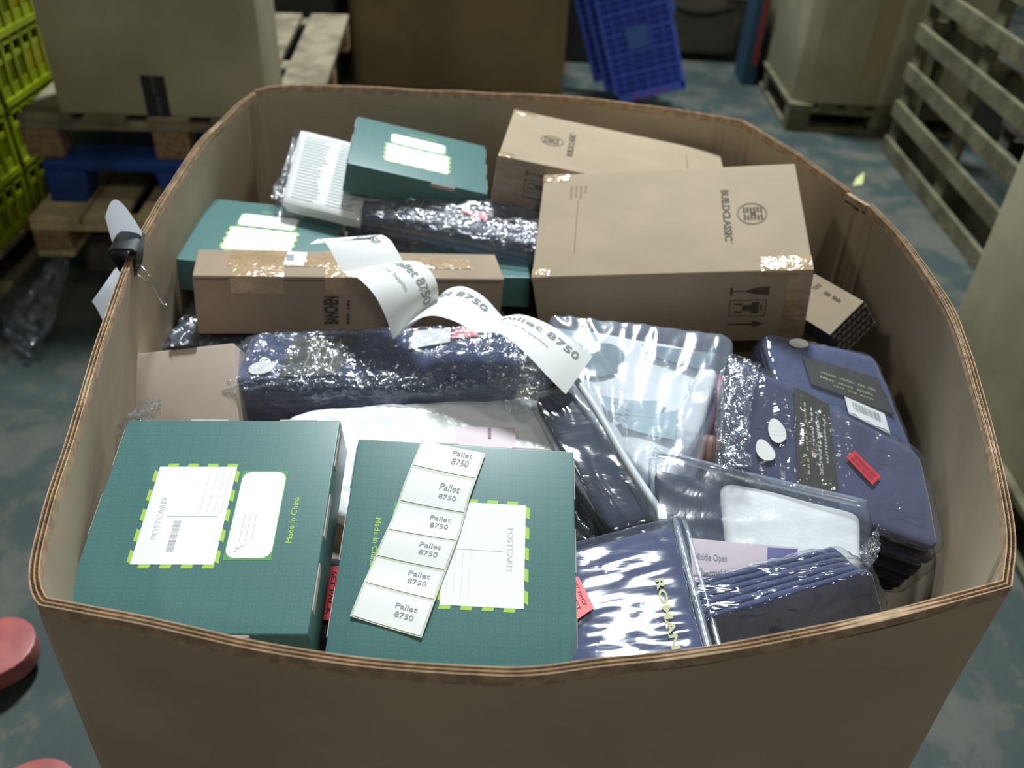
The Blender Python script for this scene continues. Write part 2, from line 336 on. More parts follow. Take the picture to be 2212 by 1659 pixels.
def build_bin():
    root = empty('cardboard_bin', (0.02, 1.08, 0.144), None, 'huge open corrugated cardboard bin in the middle, filled with parcels', 'bin')
    og = Vector((0.02, 1.08, 0.144)); T = 0.0085; cen = np.array([0.02, 1.08])
    names = ['front_panel', 'right_panel', 'right_rear_panel', 'rear_panel', 'left_panel']
    runs = [catmull([at(px, py, RIMZ) for px, py in s]) for s in SEG]
    def normals(run):
        out = []
        for i in range(len(run)):
            t = run[min(i + 1, len(run) - 1)] - run[max(i - 1, 0)]; t /= np.linalg.norm(t); n = np.array([t[1], -t[0]])
            out.append(n if n @ (run[i] - cen) > 0 else -n)
        return out
    NN = [normals(r) for r in runs]
    for k in range(5):   # mitre at the corners
        a_, b_ = NN[k][-1].copy(), NN[(k + 1) % 5][0].copy(); n = a_ + b_; n /= np.linalg.norm(n); n = n / max(0.55, n @ a_); NN[k][-1] = NN[(k + 1) % 5][0] = n
    for k in range(5):
        run, N = runs[k], NN[k]; n = len(run); pos = [0.0]
        for i in range(1, n): pos.append(pos[-1] + np.linalg.norm(run[i] - run[i - 1]))
        Ltot = pos[-1]; bulge = (0.012, 0.045, 0.03, 0.035, 0.035)[k]
        def dip(i):  # worn, slightly uneven top edge
            z = 0.004 * noise.noise(Vector((run[i][0] * 9, run[i][1] * 9, k)))
            d = abs(pos[i] - 0.02) if k == 1 else 9
            if k == 2 and pos[i] < 0.05: z -= 0.012 * max(0, noise.noise(Vector((pos[i] * 120, 3, 1))) + 0.4)
            return z
        def pt(i, off, z):
            u = pos[i] / Ltot; f = 1 - (z - 0.144) / (RIMZ - 0.144)
            b = bulge * sin(pi * u) ** 0.7 * sin(pi * min(1, f * 1.05)) if 0 < u < 1 else 0.0
            w = 0.004 * noise.noise(Vector((run[i][0] * 5, run[i][1] * 5, z * 3))) * min(1, f * 6) * (sin(pi * u) if 0 < u < 1 else 0)
            cr = 0.0
            if k in (3, 4, 2, 1):       # pressed score lines beside the corners
                for s0 in (0.030, 0.045, Ltot - 0.030): 
                    if abs(pos[i] - s0) < 0.0034: cr = 0.005 * min(1.0, max(0.0, (RIMZ - 0.015 - z) / 0.02))
            q = run[i] - N[i] * (off - cr * (1 if off > 0 else 0.4)) + N[i] * (b + w)
            return (q[0], q[1], z)
        zs = [RIMZ - 0.013, 1.05, 1.0, 0.93, 0.85, 0.75, 0.6, 0.45, 0.3, 0.144]
        m = M()
        for off, fp in ((0.0, False), (T, True)):
            m.grid(lambda u, v, off=off: pt(int(round(u * (n - 1))), off, zs[int(round(v * 9))] + (dip(int(round(u * (n - 1)))) if v == 0 else 0)), n - 1, 9, flip=fp)
        pn = m.build(names[k], KRAFT_BIN, root, smooth='all', origin=og); pn.location = (0, 0, 0)
        # cut edge: three liners and two fluted layers, open at the top
        e = M()
        lin = [(0.0, 0.0009), (T / 2 - 0.0004, T / 2 + 0.0004), (T - 0.0009, T)]
        for a, b in lin:
            for i in range(n - 1):
                z0 = RIMZ - 0.0135; za, zb = RIMZ + dip(i), RIMZ + dip(i + 1)
                A, B, C, D_ = pt(i, a, z0), pt(i + 1, a, z0), pt(i + 1, b, z0), pt(i, b, z0)
                up = lambda q, z: (q[0], q[1], z)
                e.add([A, B, C, D_, up(A, za), up(B, zb), up(C, zb), up(D_, za)], [(4, 5, 6, 7), (0, 1, 5, 4), (2, 3, 7, 6)])
        e.build('cut_edge', KRAFT_EDGE, pn, origin=og).location = (0, 0, 0)
        fm = M()
        for lo, hi in ((0.0009, T / 2 - 0.0004), (T / 2 + 0.0004, T - 0.0009)):
            cnt = int(Ltot / 0.0026); vs = []; fs = []
            for j in range(cnt + 1):
                s = Ltot * j / cnt; i = min(n - 2, max(0, int(np.searchsorted(pos, s)) - 1)); t = (s - pos[i]) / max(1e-9, pos[i + 1] - pos[i])
                off = lo if j % 2 else hi; a = np.array(pt(i, off, RIMZ - 0.013)); b = np.array(pt(i + 1, off, RIMZ - 0.013)); q = a + (b - a) * t
                top = RIMZ - 0.0015 + dip(i); vs += [(q[0], q[1], RIMZ - 0.003), (q[0], q[1], top)]
                if j: fs.append((2 * j - 2, 2 * j, 2 * j + 1, 2 * j - 1))
            fm.add(vs, fs)
        fl_ = M()
        for a, b in ((0.0009, T / 2 - 0.0004), (T / 2 + 0.0004, T - 0.0009)):
            for i in range(0, n - 1): fl_.add([pt(i, a, RIMZ - 0.0026), pt(i + 1, a, RIMZ - 0.0026), pt(i + 1, b, RIMZ - 0.0026), pt(i, b, RIMZ - 0.0026)], [(0, 1, 2, 3)])
        fm.v and fm.add(fl_.v, fl_.f)
        fm.build('fluting', KRAFT_EDGE, pn, origin=og).location = (0, 0, 0)
    # floor of the bin
    poly = [tuple(p) for r in runs for p in [r[i] for i in range(0, len(r) - 1, 6)]]
    bt = M().prism([(cen[0] + (x - cen[0]) * 0.985, cen[1] + (y - cen[1]) * 0.985) for x, y in poly], 0.145, 0.153)
    bt.build('bottom_sheet', KRAFT_BIN, root, origin=og).location = (0, 0, 0)
    return runs
RUNS = build_bin()
pallet((-0.50, 0.48, 0), RZ(0), 1.02, 1.2, 'wooden pallet underneath the huge open bin', seed=3)

# ---------------------------------------------------------------- rigid cartons
def carton(name, label, cat, pose, material, group=None, bevel=0.0025):
    """pose: top-centre x,y,z, rotation vector, width, depth, height. Local frame: origin at the base centre, top at z = h"""
    c, rv, (w, d, h) = pose[:3], pose[3:6], pose[6:9]
    R = rotv(rv); base = Vector(c) - R @ Vector((0, 0, h))
    root = empty(name, base, R, label, cat, group)
    M().box(-w / 2, w / 2, -d / 2, d / 2, 0, h).build('body', material, root, smooth=True, bevel=bevel, seg=3)
    return root, w, d, h
def quad(m, pts, z, mi=0, t=0.0004):
    """thin raised flat patch on top (local xy polygon)"""
    m.prism(pts, z, z + t, mi)
def rect(x0, x1, y0, y1): return [(x0, y0), (x1, y0), (x1, y1), (x0, y1)]
def octo(x0, x1, y0, y1, c, n=5):
    out = []
    for cx, cy, a0 in ((x1 - c, y1 - c, 0), (x0 + c, y1 - c, 90), (x0 + c, y0 + c, 180), (x1 - c, y0 + c, 270)):
        for k in range(n + 1):
            a = radians(a0 + 90 * k / n); out.append((cx + c * cos(a), cy + c * sin(a)))
    return out

def green_box(pose, k, label, full=True, tabs=True):
    """k quarter turns of the printed layout, anticlockwise from the one lying nearest on the left"""
    root, w, d, h = carton('gift_box', label, 'box', pose, GREEN, 'dark green boxes with a postcard print', bevel=0.0018)
    a = k * pi / 2; ca, sa = cos(a), sin(a)
    sx, sy = (w / 0.2416, d / 0.2586) if k % 2 == 0 else (d / 0.2416, w / 0.2586)
    def T(p):
        x, y = p[0] * sx, p[1] * sy; return (x * ca - y * sa, x * sa + y * ca)
    s = 0.95
    # postcard print, sitting on the lid
    pc = M(); quad(pc, [T(p) for p in rect(-0.068, 0.016, -0.055, 0.0645)], h)
    pc = pc.build('postcard_print', WHITE, root)
    ln = M(); zz = h + 0.0005
    for i in range(4):
        x = -0.012 + i * 0.0075; ln.prism([T(p) for p in rect(x, x + 0.0004, 0.005, 0.058)], zz, zz + 0.0001)
    ln.prism([T(p) for p in rect(-0.045, 0.008, 0.0015, 0.0019)], zz, zz + 0.0001)
    put_text(ln, 'POSTCARD', lambda u, v: (*T((-0.0495 - v, -0.026 + u)), zz + 0.0001), w=0.050, h=0.006)
    bx = -0.036
    if k == 0: bars(ln, lambda u, v: (*T((bx + v, -0.040 + u)), zz + 0.0001), 0.038, 0.0075, 24, 5)
    ln.build('fine_print', FAINTINK, pc)
    # lime dashes round the postcard
    dm = M(); t = 0.0042
    for i in range(5):
        y = -0.052 + i * 0.0245
        for x in (-0.068 - t, 0.016): quad(dm, [T(p) for p in [(x, y), (x + t, y - 0.002), (x + t, y + 0.012), (x, y + 0.014)]], h - 0.0001, t=0.0004)
    for i in range(4):
        x = -0.060 + i * 0.0215
        for y in (-0.055 - t, 0.0645): quad(dm, [T(p) for p in [(x, y), (x + 0.0115, y), (x + 0.0125, y + t), (x + 0.001, y + t)]], h - 0.0001, t=0.0004)
    dm.build('lime_dashes', LIME, root)
    # rounded white sticker on its lime ground
    q = M(); quad(q, [T(p) for p in rect(0.0235, 0.0725, -0.050, 0.0595)], h - 0.00015, t=0.0004); quad(q, [T(p) for p in octo(0.0245, 0.0715, -0.0475, 0.058, 0.010)], h, 1, t=0.0005)
    st = q.build('rounded_sticker', [mat('green_print', (0.10, 0.34, 0.10), 0.5), WHITE], root)
    g = M(); put_text(g, 'Made in China', lambda u, v: (*T((0.0895 - v, -0.030 + u)), h + 0.0002), w=0.056, h=0.0058, bold=0.012)
    g.build('lime_lettering', LIME, root)
    g = M()
    for i in range(3): g.prism([T(p) for p in rect(0.036 + i * 0.006, 0.0366 + i * 0.006, -0.028, 0.004)], zz + 0.0002, zz + 0.0003)
    for (x, y, r) in ((0.036, -0.036, 0.0022), (0.040, -0.034, 0.0014), (0.0345, -0.0395, 0.0012)):
        g.prism([T((x + r * cos(b), y + r * 0.7 * sin(b))) for b in [j * pi / 4 for j in range(8)]], zz + 0.0002, zz + 0.0003)
    g.build('small_print', FAINTINK, st)
    # lock tabs showing pale board on the sides
    if tabs:
        for side in (-1, 1):
            for y in (-0.30, 0.02, 0.36):
                ln_ = 0.20 * d
                M().box(side * w / 2 - 0.0012, side * w / 2 + 0.0012, y * d - ln_ / 2, y * d + ln_ / 2, h - 0.012, h - 0.0016).build('side_tab', mat('pale_board', (0.45, 0.40, 0.37), 0.8), root, bevel=0.0008)
        for y, s_ in ((-1, 0.18), (1, -0.12), (1, 0.30)):
            M().box(s_ * w - 0.022, s_ * w + 0.022, y * d / 2 - 0.0028, y * d / 2 + 0.0028, h - 0.009, h - 0.001).build('end_tab', mat('pale_board', (0.45, 0.40, 0.37), 0.8), root, bevel=0.002)
    return root, w, d, h

G1 = (-0.3076, 0.64, 1.02, 0.2194, -0.0307, 0.0458, 0.2416, 0.2586, 0.06)
G2 = (-0.0465, 0.6501, 0.985, 0.2822, 0.0305, 0.0239, 0.2519, 0.2633, 0.06)
G4 = (-0.1944, 1.5544, 1.05, 0.0226, 0.2185, 0.0853, 0.2522, 0.2065, 0.0556)
G3 = (-0.441, 1.358, 0.97, -0.0181, 0.0824, 0.0484, 0.2433, 0.2339, 0.0563)
G5 = (-0.0887, 1.4042, 0.935, -0.1708, -0.0157, 0.0596, 0.2027, 0.26, 0.0532)
green_box(G1, 0, 'dark green box nearest on the left, postcard and rounded sticker on its lid')
green_box(G2, 2, 'dark green box lying under the flat strip of six white labels')
green_box(G4, 1, 'dark green box tilted against the bin\'s rear wall, behind the wrapped shirts')
green_box(G3, 1, 'dark green box by the left wall, half hidden by the long brown carton')
carton('gift_box', 'dark green box corner showing between long brown carton and large logo carton', 'box', G5, GREEN, 'dark green boxes with a postcard print')

# flat strip of six labels lying on the second green box
def label_strip():
    c, rv, (w, d, h) = G2[:3], G2[3:6], G2[6:9]; R = rotv(rv)
    Lp = np.array([[-0.0538, 0.1371], [-0.0691, 0.0741], [-0.0781, 0.0286], [-0.0892, -0.0092], [-0.0992, -0.0467], [-0.1091, -0.0861]]) * 0.973
    Rp = np.array([[0.0236, 0.1235], [0.0075, 0.060], [0.0005, 0.020], [-0.0105, -0.022], [-0.0215, -0.063], [-0.0324, -0.1055]]) * 0.973
    def ed(P, t):
        t = min(max(t, 0), 1) * 5; i = min(4, int(t)); f = t - i; return P[i] + (P[i + 1] - P[i]) * f
    og = Vector(c) + R @ Vector((-0.045, 0.01, 0.001))
    def pos(t, s, e=0.0):  # t 0 (far) .. 1 (near), s 0 left .. 1 right
        p = ed(Lp, t) * (1 - s) + ed(Rp, t) * s
        z = 0.0012 + 0.0015 * sin(t * 9) ** 2 + 0.003 * (s - 0.5) ** 2 * 2 + e
        return R @ Vector((p[0], p[1], z)) + Vector(c) - og
    root = empty('label_strip', og, None, 'flat strip of six white pallet labels lying on the green box', 'label strip')
    M().grid(lambda u, v: pos(1 - v, u), 10, 40).build('backing_strip', LABELGAP, root, smooth='all')
    cuts = [-0.09, 0.12, 0.295, 0.47, 0.64, 0.81, 1.0]
    for i in range(6):
        a, b = cuts[i] + 0.008, cuts[i + 1] - 0.008
        a0 = max(a, 0.0); n = 8
        lb = M().grid(lambda u, v: pos(b + (a0 - b) * v, 0.03 + 0.94 * u, 0.0005), 8, 6).build('label', LABEL, root, smooth='all')
        tx = M(); wd, hh = 0.0765, (b - a) * 0.225
        def fn(u, v, x0, y0): 
            return pos(b - (y0 + v) / 0.225, x0 / wd + u / wd, 0.0009)
        if i: put_text(tx, 'Pallet', lambda u, v: fn(u, v, 0.040, 0.0225), w=0.023, h=0.0062, bold=0.004)
        else: put_text(tx, 'Pallet', lambda u, v: pos(max(b - (0.0175 + v) / 0.225, 0.0), (0.040 + u) / wd, 0.0009), w=0.023, h=0.0045, bold=0.004)
        put_text(tx, '8750', lambda u, v: fn(u, v, 0.042, 0.0125 if i else 0.0085), w=0.020, h=0.0062, bold=0.004)
        tx.build('lettering', GREYINK, lb)
label_strip()

# curling strip of labels
RIB = [[-0.3096, 1.1465, 1.0713, -0.2229, 1.1688, 1.0773], [-0.297, 1.1593, 1.0745, -0.2094, 1.1792, 1.0766], [-0.2839, 1.1478, 1.0722, -0.1943, 1.1702, 1.0738], [-0.2701, 1.1293, 1.0617, -0.1825, 1.1535, 1.068], [-0.2552, 1.1099, 1.049, -0.1708, 1.1363, 1.0589], [-0.23, 1.0903, 1.0527, -0.145, 1.1209, 1.0669], [-0.2018, 1.0613, 1.0443, -0.1236, 1.0917, 1.068], [-0.1837, 1.0397, 1.0237, -0.1123, 1.0707, 1.0553], [-0.1706, 1.0237, 0.9954, -0.1131, 1.0702, 1.0264], [-0.1511, 1.0289, 1.0175, -0.1035, 1.0877, 1.0411], [-0.1198, 1.0294, 1.0347, -0.0785, 1.0912, 1.0477], [-0.0866, 1.0178, 1.0368, -0.0484, 1.0827, 1.0386], [-0.0533, 1.0004, 1.0307, -0.0195, 1.0662, 1.0165], [-0.019, 0.9966, 1.0326, 0.0102, 1.0639, 1.0231], [0.0164, 0.975, 1.0179, 0.05, 1.0424, 1.0217], [0.0468, 0.9564, 0.9964, 0.0832, 1.0209, 1.011], [0.0735, 0.9459, 0.9749, 0.1101, 1.008, 0.9966]]
def curl_strip():
    A = np.array(RIB)
    def cr(k, t):   # label k (0..3), t 0..1 within it: Catmull inside one label, sharp fold between labels
        i0 = k * 4; x = t * 4; i = min(3, int(x)); f = x - i
        P = [A[i0 + min(4, max(0, i + j))] for j in (-1, 0, 1, 2)]
        if i == 0: P[0] = 2 * P[1] - P[2]
        if i == 3: P[3] = 2 * P[2] - P[1]
        a, b, c, d = P
        return 0.5 * ((2 * b) + (c - a) * f + (2 * a - 5 * b + 4 * c - d) * f * f + (3 * b - a - 3 * c + d) * f ** 3)
    og = Vector((-0.10, 1.08, 0.95))
    def pos(k, t, s, e=0.0):
        q = cr(k, t); L_, R_ = q[:3], q[3:]; p = L_ + (R_ - L_) * s
        if e:
            q2 = cr(k, min(1, t + 0.02)); q1 = cr(k, max(0, t - 0.02)); tg = (q2[:3] + q2[3:]) - (q1[:3] + q1[3:])
            n = np.cross(R_ - L_, tg); n /= np.linalg.norm(n)
            if n @ (LOC - p) < 0 and n[2] < 0: n = -n
            if n[2] < -0.2: n = -n
            p = p + n * e
        return Vector(p) - og
    root = empty('label_strip', og, None, 'curling strip of four large white pallet labels draped over the parcels', 'label strip')
    for k in range(4):
        lb = M().grid(lambda u, v: pos(k, v, u), 8, 24).build('label', LABEL, root, smooth='all')
        tx = M()
        def fn(u, v, x0, y0): return pos(k, min(1, max(0, x0 + u)), min(1, y0 + v), 0.0009)
        put_text(tx, 'Pallet 8750', lambda u, v: fn(u, v * 1.0, 0.08 if k != 0 else -0.25, 0.70), w=0.80, h=0.15, bold=0.012)
        if k in (1, 3): put_text(tx, 'Home Supplies', lambda u, v: fn(u, v, 0.10, 0.47), w=0.50, h=0.065)
        tx.build('lettering', GREYINK, lb)
curl_strip()

# logo cartons
BC1 = (0.2339, 1.2931, 1.075, 0.2289, -0.1609, -0.0737, 0.4193, 0.2581, 0.1524)
BC2 = (0.1692, 1.5715, 1.065, -0.0256, 0.1256, -0.0824, 0.4166, 0.254, 0.090)
def logo_carton(pose, label, front):
    root, w, d, h = carton('logo_carton', label, 'carton', pose, KRAFT_CARTON, 'kraft cartons with an oval stripe logo', bevel=0.003)
    s = 1 if front else -1
    T = (lambda x, y: (x, y)) if front else (lambda x, y: (-x * 0.93, -y * 0.95))
    z = h + 0.0003; m = M()
    put_text(m, 'BUILDCLASSIC', lambda u, v: (*T(0.0865 + v, 0.066 - u), z), w=0.126, h=0.0112, bold=0.04)
    put_text(m, 'R', lambda u, v: (*T(0.0945 + v, -0.064 - u), z), w=0.003, h=0.003)
    cx, cy = 0.131, 0.0035
    for a, b, r in ((0.0235, 0.0265, 0.0), (0.0205, 0.0232, 0.0)):
        pass
    for r1, r0 in ((1.0, 0.955), (0.90, 0.865)):
        vs = []; fs = []
        for i in range(49):
            t = 2 * pi * i / 48
            for r in (r1, r0): vs.append((*T(cx + 0.0235 * r * cos(t), cy + 0.0270 * r * sin(t)), z))
            if i: fs.append((2 * i - 2, 2 * i, 2 * i + 1, 2 * i - 1))
        m.add(vs, fs)
    for i in range(6):      # striped B C
        x = cx - 0.0135 + i * 0.0052
        seg = ((0.0015, 0.016), (-0.015, -0.0015)) if i in (0, 5, 2, 3) else ((0.003, 0.0165), (-0.0155, -0.003))
        for y0, y1 in seg:
            m.add([(*T(x, cy + y0), z), (*T(x + 0.0038, cy + y0), z), (*T(x + 0.0038, cy + y1), z), (*T(x, cy + y1), z)], [(0, 1, 2, 3)])
    m.add([(*T(cx - 0.002, cy - 0.004), z), (*T(cx + 0.006, cy - 0.004), z), (*T(cx + 0.006, cy + 0.004), z), (*T(cx - 0.002, cy + 0.004), z)], [(0, 1, 2, 3)])
    m.build('logo_print', BROWNINK, root)
    m = M()   # column of small rotated print
    for i in range(4):
        n = (7, 6, 7, 4)[i]
        for j in range(n):
            y = 0.094 - j * 0.0052; m.add([(*T(-0.161 + i * 0.008, y), z), (*T(-0.157 + i * 0.008, y), z), (*T(-0.157 + i * 0.008, y - 0.0035), z), (*T(-0.161 + i * 0.008, y - 0.0035), z)], [(0, 1, 2, 3)])
    for j in range(40):
        y = 0.055 - j * 0.0033; m.add([(*T(-0.1475, y), z), (*T(-0.1455, y), z), (*T(-0.1455, y - 0.0022), z), (*T(-0.1475, y - 0.0022), z)], [(0, 1, 2, 3)])
    m.build('small_print', mat('faded_ink', (0.26, 0.19, 0.12), 0.8), root)
    # glass, keep-upright panel and arrow on the side panel
    yf = -d / 2 - 0.0004; m = M(); zt = h
    fx = (lambda x, zz: (x, yf, zt + zz)) if front else (lambda x, zz: (-0.245 + x * 0.98, yf, zt + zz * 0.62 + 0.004))
    def box2(x0, x1, z0, z1): m.add([fx(x0, z0), fx(x1, z0), fx(x1, z1), fx(x0, z1)], [(0, 1, 2, 3)])
    m.add([fx(*p) for p in ((0.150, -0.031), (0.150, -0.050), (0.128, -0.047), (0.116, -0.0425), (0.116, -0.0385), (0.128, -0.034))], [tuple(range(6))])
    box2(0.094, 0.118, -0.0415, -0.0395); box2(0.092, 0.096, -0.049, -0.032)
    for a in ((0.092, 0.148, -0.0605, -0.0590), (0.092, 0.148, -0.095, -0.0935), (0.092, 0.0935, -0.095, -0.059), (0.1465, 0.148, -0.095, -0.059)): box2(*a)
    for a in ((0.100, 0.112, -0.070, -0.066), (0.100, 0.112, -0.087, -0.083), (0.112, 0.126, -0.083, -0.070), (0.126, 0.137, -0.089, -0.064), (0.139, 0.142, -0.083, -0.070)): box2(*a)
    box2(0.092, 0.130, -0.1145, -0.1105); m.add([fx(*p) for p in ((0.130, -0.121), (0.146, -0.1125), (0.130, -0.104))], [(0, 1, 2)])
    m.build('handling_marks', BROWNINK, root)
    # tape over the corners
    for (x0, x1, y0, y1) in (((w / 2 - 0.075), w / 2 + 0.0006, -d / 2 - 0.0006, -d / 2 + 0.032), (-w / 2 - 0.0006, -w / 2 + 0.028, -d / 2 - 0.0006, -d / 2 + 0.02), (-w / 2 - 0.0006, -w / 2 + 0.045, d / 2 - 0.022, d / 2 + 0.0006)):
        t = M().box(x0, x1, y0, y1, h - 0.010, h + 0.0006); t.build('packing_tape', TAPE, root, smooth=True, bevel=0.002)
    M().box(w / 2 - 0.035, w / 2 + 0.0007, -d / 2 - 0.0007, -d / 2 + 0.01, h * 0.05, h * 0.93).build('packing_tape', TAPE, root, smooth=True, bevel=0.0005)
    if not front:
        M().box(-w / 2 - 0.0006, -w / 2 + 0.16, -d / 2 - 0.0008, -d / 2 + 0.002, 0.001, h - 0.004).build('packing_tape', FILM, root, smooth=True)
    return root
logo_carton(BC1, 'large kraft carton with round striped logo, foremost of the two logo cartons', True)
logo_carton(BC2, 'kraft carton with oval logo behind, against the bin\'s rear wall', False)

# long brown carton
L1 = (-0.2627, 1.22, 1.0, -0.0495, 0.0702, 0.2214, 0.4757, 0.0896, 0.1019)
root, w, d, h = carton('long_carton', 'long taped brown carton under the curling label strip', 'carton', L1, KRAFT_PINK, bevel=0.003)
for x0, x1 in ((-0.185, -0.105), (-0.045, 0.02)):
    M().box(x0, x1, -d / 2 - 0.0007, d / 2, h - 0.03, h + 0.0007).build('packing_tape', TAPE, root, smooth=True, bevel=0.0015)
M().box(-0.19, 0.19, -0.012, 0.024, h, h + 0.0009).build('packing_tape', TAPE, root, smooth=True, bevel=0.0004)
m = M(); quad(m, [(x * 0.96, y * 0.96) for x, y in ((-0.1118, -0.0074), (-0.0804, -0.0097), (-0.0729, 0.0379), (-0.1052, 0.0401))], h + 0.0009)
lb = m.build('barcode_label', LABEL, root)
m = M(); bars(m, lambda u, v: (-0.103 + v, 0.006 + u, h + 0.0015), 0.024, 0.012, 12, 3); m.build('barcode', GREYINK, lb)
m = M(); yf = -d / 2 - 0.0010
def Lf(x, z): return (x, yf, h + z)
put_text(m, 'BANCHEN', lambda u, v: Lf(-0.047 + v, -0.083 + u * 1.0) if 0 else Lf(-0.025 - v, -0.083 + u), w=0.050, h=0.021, bold=0.035)
words(m, lambda u, v: Lf(-0.0065 - v, -0.083 + u), 0.045, 0.0055, 2, 4)
m.build('side_lettering', mat('dark_green_ink', (0.045, 0.043, 0.030), 0.7), root)
M().box(0.052, 0.066, yf, yf + 0.0004, h - 0.085, h - 0.058).build('size_panel', mat('dark_green_ink', (0.045, 0.043, 0.030), 0.7), root)
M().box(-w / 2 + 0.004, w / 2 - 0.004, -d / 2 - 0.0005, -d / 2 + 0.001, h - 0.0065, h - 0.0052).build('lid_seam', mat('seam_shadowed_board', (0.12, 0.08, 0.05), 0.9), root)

# kraft packet with the black leaf-patterned side
P2 = (0.4834, 1.2073, 0.985, 0.5718, -0.4306, -1.0041, 0.1094, 0.0741, 0.0631)
root, w, d, h = carton('patterned_packet', 'small kraft packet with black patterned sides by the bin\'s right wall', 'packet', P2, BLACKCLOTH, bevel=0.002)
M().box(-w / 2 + 0.001, w / 2 - 0.001, -d / 2 + 0.001, d / 2 - 0.001, h - 0.002, h + 0.0006).build('kraft_top', KRAFT_CARTON, root, bevel=0.0003)
m = M(); r = random.Random(4)
for i in range(7):
    for j in range(5):
        cy, cz = -d / 2 + 0.006 + (i + 0.5 * (j % 2)) * 0.0105, 0.006 + j * 0.0125
        if cy > d / 2 - 0.003: continue
        for a in range(3):
            an = radians(60 * a + r.uniform(-14, 14)); l = 0.0052
            m.box(-l, l, -0.0006, 0.0006, 0, 0.0006, tf=lambda p, an=an, cy=cy, cz=cz: (w / 2 + 0.0003 + p[2], cy + p[0] * cos(an) - p[1] * sin(an), cz + p[0] * sin(an) + p[1] * cos(an)))
m.build('pale_leaf_pattern', mat('pale_pattern', (0.30, 0.24, 0.17), 0.8), root)
m = M(); put_text(m, '//', lambda u, v: (-0.036 + u, 0.014 + v, h + 0.001), w=0.011, h=0.011, bold=0.03); words(m, lambda u, v: (-0.012 + u, 0.015 + v, h + 0.001), 0.036, 0.006, 2, 3); m.build('small_print', BROWNINK, root)

# ---------------------------------------------------------------- soft packs
class Patch:
    """four top corners given as picture x, y and height; order back-left, back-right, front-right, front-left"""
    def __init__(s, q, flip=False):
        s.c = [at(*p) for p in q]; s.o = Vector(sum(s.c) / 4)
    def P(s, u, v):
        bl, br, fr, fl_ = s.c; return (fl_ * (1 - u) + fr * u) * (1 - v) + (bl * (1 - u) + br * u) * v
    def N(s, u=0.5, v=0.5):
        bl, br, fr, fl_ = s.c; du = (fr - fl_) * (1 - v) + (br - bl) * v; dv = (bl - fl_) * (1 - u) + (br - fr) * u
        n = np.cross(du, dv); n /= np.linalg.norm(n); return n
    def size(s):
        return (np.linalg.norm(s.P(1, .5) - s.P(0, .5)), np.linalg.norm(s.P(.5, 1) - s.P(.5, 0)))
    def uv(s, px, py):
        x = np.array([0.5, 0.5]); t = np.array([px, py], float)
        for _ in range(25):
            r = proj(s.P(*x)) - t; J = np.stack([(proj(s.P(x[0] + 1e-4, x[1])) - proj(s.P(*x))) / 1e-4, (proj(s.P(x[0], x[1] + 1e-4)) - proj(s.P(*x))) / 1e-4], -1)
            x = x - np.linalg.solve(J, r)
        return x
    def W(s, u, v, h=0.0):
        return Vector(s.P(u, v) + s.N(min(1, max(0, u)), min(1, max(0, v))) * h) - s.o

def slab(m, pt, u0, u1, v0, v1, z0, z1, k=8.0, nu=22, nv=14, nw=4, amp=0.0, pos=False, fs=30.0, seed=0, ridge=0.0, rs=60.0, stretch=(1, 1), crown=0.0, mi=0, kz=3.0):
    """a soft rounded slab over the patch between heights z0..z1 (superellipsoid with creases)"""
    ww, hh = pt.size(); T = z1 - z0; cz = (z0 + z1) / 2; su, sv = (u1 - u0), (v1 - v0)
    if pos: kz = 8.0
    def q(a, b, c):
        mm = (abs(a) ** k + abs(b) ** k) ** (1 / k); rr = max(mm, 1e-6)
        # round in plan, then round over the edge
        s_ = max(abs(a), abs(b)) / rr; a2, b2 = a * s_, b * s_
        e = max(abs(a), abs(b)); ez = (e ** kz + abs(c) ** kz) ** (1 / kz); ez = max(ez, 1e-6)
        g = max(e, abs(c)) / ez
        lim = min(ww * su, hh * sv) / 2; f = min(1.0, T / 2 / lim)   # keep the round only as wide as the slab is thick
        sc = 1 - (1 - g) * min(1, f * 1.6)
        a3, b3, c3 = a2 * sc, b2 * sc, c * g
        u = u0 + su * (a3 + 1) / 2; v = v0 + sv * (b3 + 1) / 2; z = cz + c3 * T / 2
        p = pt.W(u, v, z); qv = Vector((u * ww * stretch[0], v * hh * stretch[1], c3 * T * 1.5 + seed * 3.1))
        d = amp * noise.noise(qv * fs)
        if pos: d = abs(d) * 1.3
        if ridge: d += ridge * max(0.0, 1 - 2.6 * abs(noise.noise(qv * rs + Vector((7, seed, 1))))) * 0.9
        d += crown * (1 - a3 * a3) * (1 - b3 * b3) * (1 if c > 0 else 0)
        n = Vector(pt.N(min(1, max(0, u)), min(1, max(0, v))))
        side = Vector(pt.P(u, v) - pt.P(0.5, 0.5)); side = side.normalized() if side.length > 1e-6 else n
        out = (n * c3 + side * (e ** 6) * 0.8)
        if out.length > 1e-6: out.normalize()
        return p + out * d + (n * crown * (1 - a3 * a3) * (1 - b3 * b3) * 0 if 0 else Vector((0, 0, 0)))
    L = lambda t: 2 * t - 1
    m.grid(lambda s, t: q(L(s), L(t), 1), nu, nv, mi); m.grid(lambda s, t: q(L(s), L(t), -1), nu, nv, mi, flip=True)
    m.grid(lambda s, t: q(L(s), -1, L(t)), nu, nw, mi); m.grid(lambda s, t: q(L(s), 1, L(t)), nu, nw, mi, flip=True)
    m.grid(lambda s, t: q(-1, L(s), L(t)), nv, nw, mi, flip=True); m.grid(lambda s, t: q(1, L(s), L(t)), nv, nw, mi)
def weld(ob, d=0.00005):
    bm = bmesh.new(); bm.from_mesh(ob.data); bmesh.ops.remove_doubles(bm, verts=bm.verts[:], dist=d); bmesh.ops.recalc_face_normals(bm, faces=bm.faces[:])
    bm.to_mesh(ob.data); bm.free(); return ob
